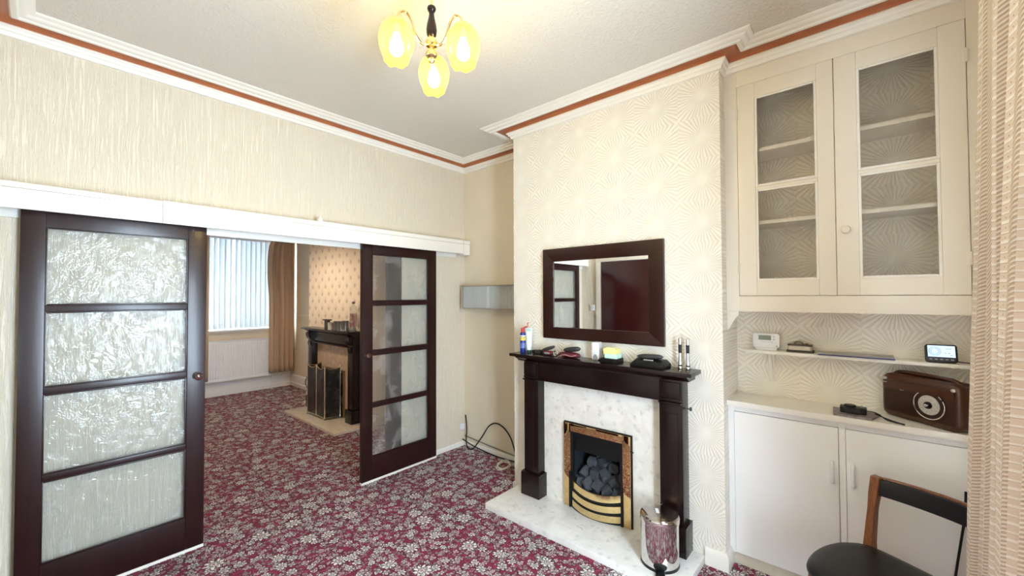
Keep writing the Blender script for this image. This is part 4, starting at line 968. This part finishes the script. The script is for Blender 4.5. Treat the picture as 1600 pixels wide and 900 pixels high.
mm = tt.n('ShaderNodeMixShader', {0: f_1, 1: tr.outputs[0], 2: d_.outputs[0]}); tt.t.links.new(mm.outputs[0], tt.out.inputs[0])
MB().lathe([(.0435, .05), (.0435, .22)], (-.06, 1.515, Z2), 24, cap=False).build('label', tt.m, t)['label'] = 'red printed label'
# vertical blind
t = thing('vertical_blind', 'white vertical slat blind across the far window', 'blind', (-.45, 4.47, 1.06))
BL = mat_cloth('blind_cloth', (.84, .88, .89), .15, 300)
B(-1.0, .10, 4.445, 4.485, 2.49, 2.53).build('headrail', WHITEPL, t, .003)
sp = .072; x = -.985; protos = None; ns = 0
while x < .07:
    if protos is None:
        m = MB(); R = []
        for z in (1.062, 2.49): R.append([(x-.0445, 4.458, z), (x, 4.4555, z), (x+.0445, 4.458, z), (x+.0445, 4.4595, z), (x, 4.457, z), (x-.0445, 4.4595, z)])
        protos = m.loops(R).build('slat', BL, t); protos.rotation_euler = (0, 0, radians(6)); o0 = protos.location.copy()
        MB().box(x-.045, x+.045, 4.452, 4.463, 1.0645, 1.078)
    else:
        o = protos.copy(); COL.objects.link(o); o.location = o0 + Vector((sp*ns, 0, 0)); o.rotation_euler = (0, 0, radians(6 + (10 if ns in (3, 6, 7) else random.uniform(-2, 2))))
    ns += 1; x += sp
# curtains in the far room
FC = mat_cloth('tan_curtain_cloth', (.60, .43, .30), .15, 500)
def far_curtain(x0, x1, lab, folds, bulge):
    t = thing('far_curtain', lab, 'curtain', ((x0+x1)/2, 4.36, .27), group='tan curtains in the far room')
    nu, nv = 60, 16; m = MB(); rows = []
    for j in range(nv+1):
        v = j/nv; z = .275 + 2.30*v; row = []
        a = x0 + bulge*(.06*max(0, (v-.93)/.07) - .05*sin(pi*min(1, max(0, (v-.55)/.45)))*.6)
        for i in range(nu+1):
            s_ = i/nu; xx = a + (x1-a)*s_
            row.append((xx, 4.375 + .022*sin(2*pi*folds*s_+.6) + .007*sin(2*pi*folds*2.3*s_+v*2), z))
        rows.append(row)
    m.loops(rows, False, False); o = m.build('cloth', FC, t, smooth=80)
    o.modifiers.new('thickness', 'SOLIDIFY').thickness = .004
far_curtain(-.045, .350, 'tan curtain with deep folds on the right of the far window', 5, 1)
far_curtain(-1.24, -.885, 'tan curtain on the left of the far window, mostly behind the sliding door', 5, 0)
tag(MB().tube([(-1.3, 4.375, 2.60), (.375, 4.375, 2.60)], .013, 10).build('curtain_pole', plain('dark_pole', (.10, .05, .03), .4)), 'dark curtain pole above the far window', 'curtain pole')
# radiator
t = thing('radiator', 'white ribbed panel radiator under the far window', 'radiator', (-.6, 4.47, .235))
m = MB(); m.box(-1.30, .005, 4.455, 4.475, .26, .86); m.build('panel', WHITEPL, t, .004)
m = MB(); x = -1.28
while x < -.02: m.prism([(x, 4.4555), (x+.006, 4.444), (x+.020, 4.444), (x+.026, 4.4555)], 'z', .29, .835); x += .0335
m.build('ribs', WHITEPL, t)
m = MB(); m.box(-1.305, .010, 4.435, 4.485, .860, .874); m.build('top_grille', WHITEPL, t, .003); B(-1.305, .01, 4.445, 4.48, .236, .262).build('bottom_edge', WHITEPL, t, .003)
B(.0055, .012, 4.44, 4.48, .262, .86).build('side_panel', WHITEPL, t, .002)
m = MB(); m.tube([(.03, 4.465, .235), (.03, 4.465, 0)], .008, 8); m.tube([(.012, 4.465, .25), (.03, 4.465, .25), (.03, 4.465, .225)], .009, 8); m.build('valve_pipe', WHITEPL, t)
m = MB(); m.box(-1.0, -.95, 4.475, YFAR-.001, .4, .7).box(-.35, -.30, 4.475, YFAR-.001, .4, .7); m.build('wall_bracket', WHITEPL, t)
pts = crom([(.372, 3.30, .62), (.36, 3.55, .42), (.35, 3.75, .30), (.355, 3.9, .15), (.34, 3.80, .06), (.33, 3.55, .012), (.32, 3.30, .010), (.33, 3.1, .012)], 7)
tag(MB().tube(pts, .006, 8).build('trailing_cable', BLK), 'dark cable trailing down the far alcove beside the curtain', 'cable')
pts = crom([(.373, 3.75, .62), (.36, 3.72, .35), (.34, 3.55, .14), (.33, 3.35, .02), (.31, 3.25, .008)], 7)
tag(MB().tube(pts, .005, 8).build('trailing_cable', BLK), 'second dark cable crossing on the far alcove wall by the chimney breast', 'cable')
tag(B(-.02, .02, 3.02, 3.05, 0, .03).build('cable_clip', WHITEPL, None, .003), 'tiny white plug left on the far carpet', 'plug')
# pendant added for the far room's warm glow (above the opening, out of view)
t = thing('added_pendant_lamp', 'unseen pendant lamp added above the opening to warm the far room', 'ceiling light', (-1.15, 2.2, 2.45))
MB().cyl((-1.15, 2.2, 2.60), .003, .35, 8).build('flex', WHITEPL, t)
MB().lathe([(.03, 2.62), (.16, 2.46), (.162, 2.455), (.032, 2.615)], (-1.15, 2.2, 0), 24, cap=False).build('shade', mat_cloth('pale_shade', (.85, .75, .58), .5), t)
MB().lathe([(.012, 2.60), (.02, 2.56), (.032, 2.52), (.030, 2.495), (.015, 2.48), (.003, 2.478)], (-1.15, 2.2, 0), 16).build('bulb', emit('far_added_bulb', (1, .80, .56), FAR_BULB), t)
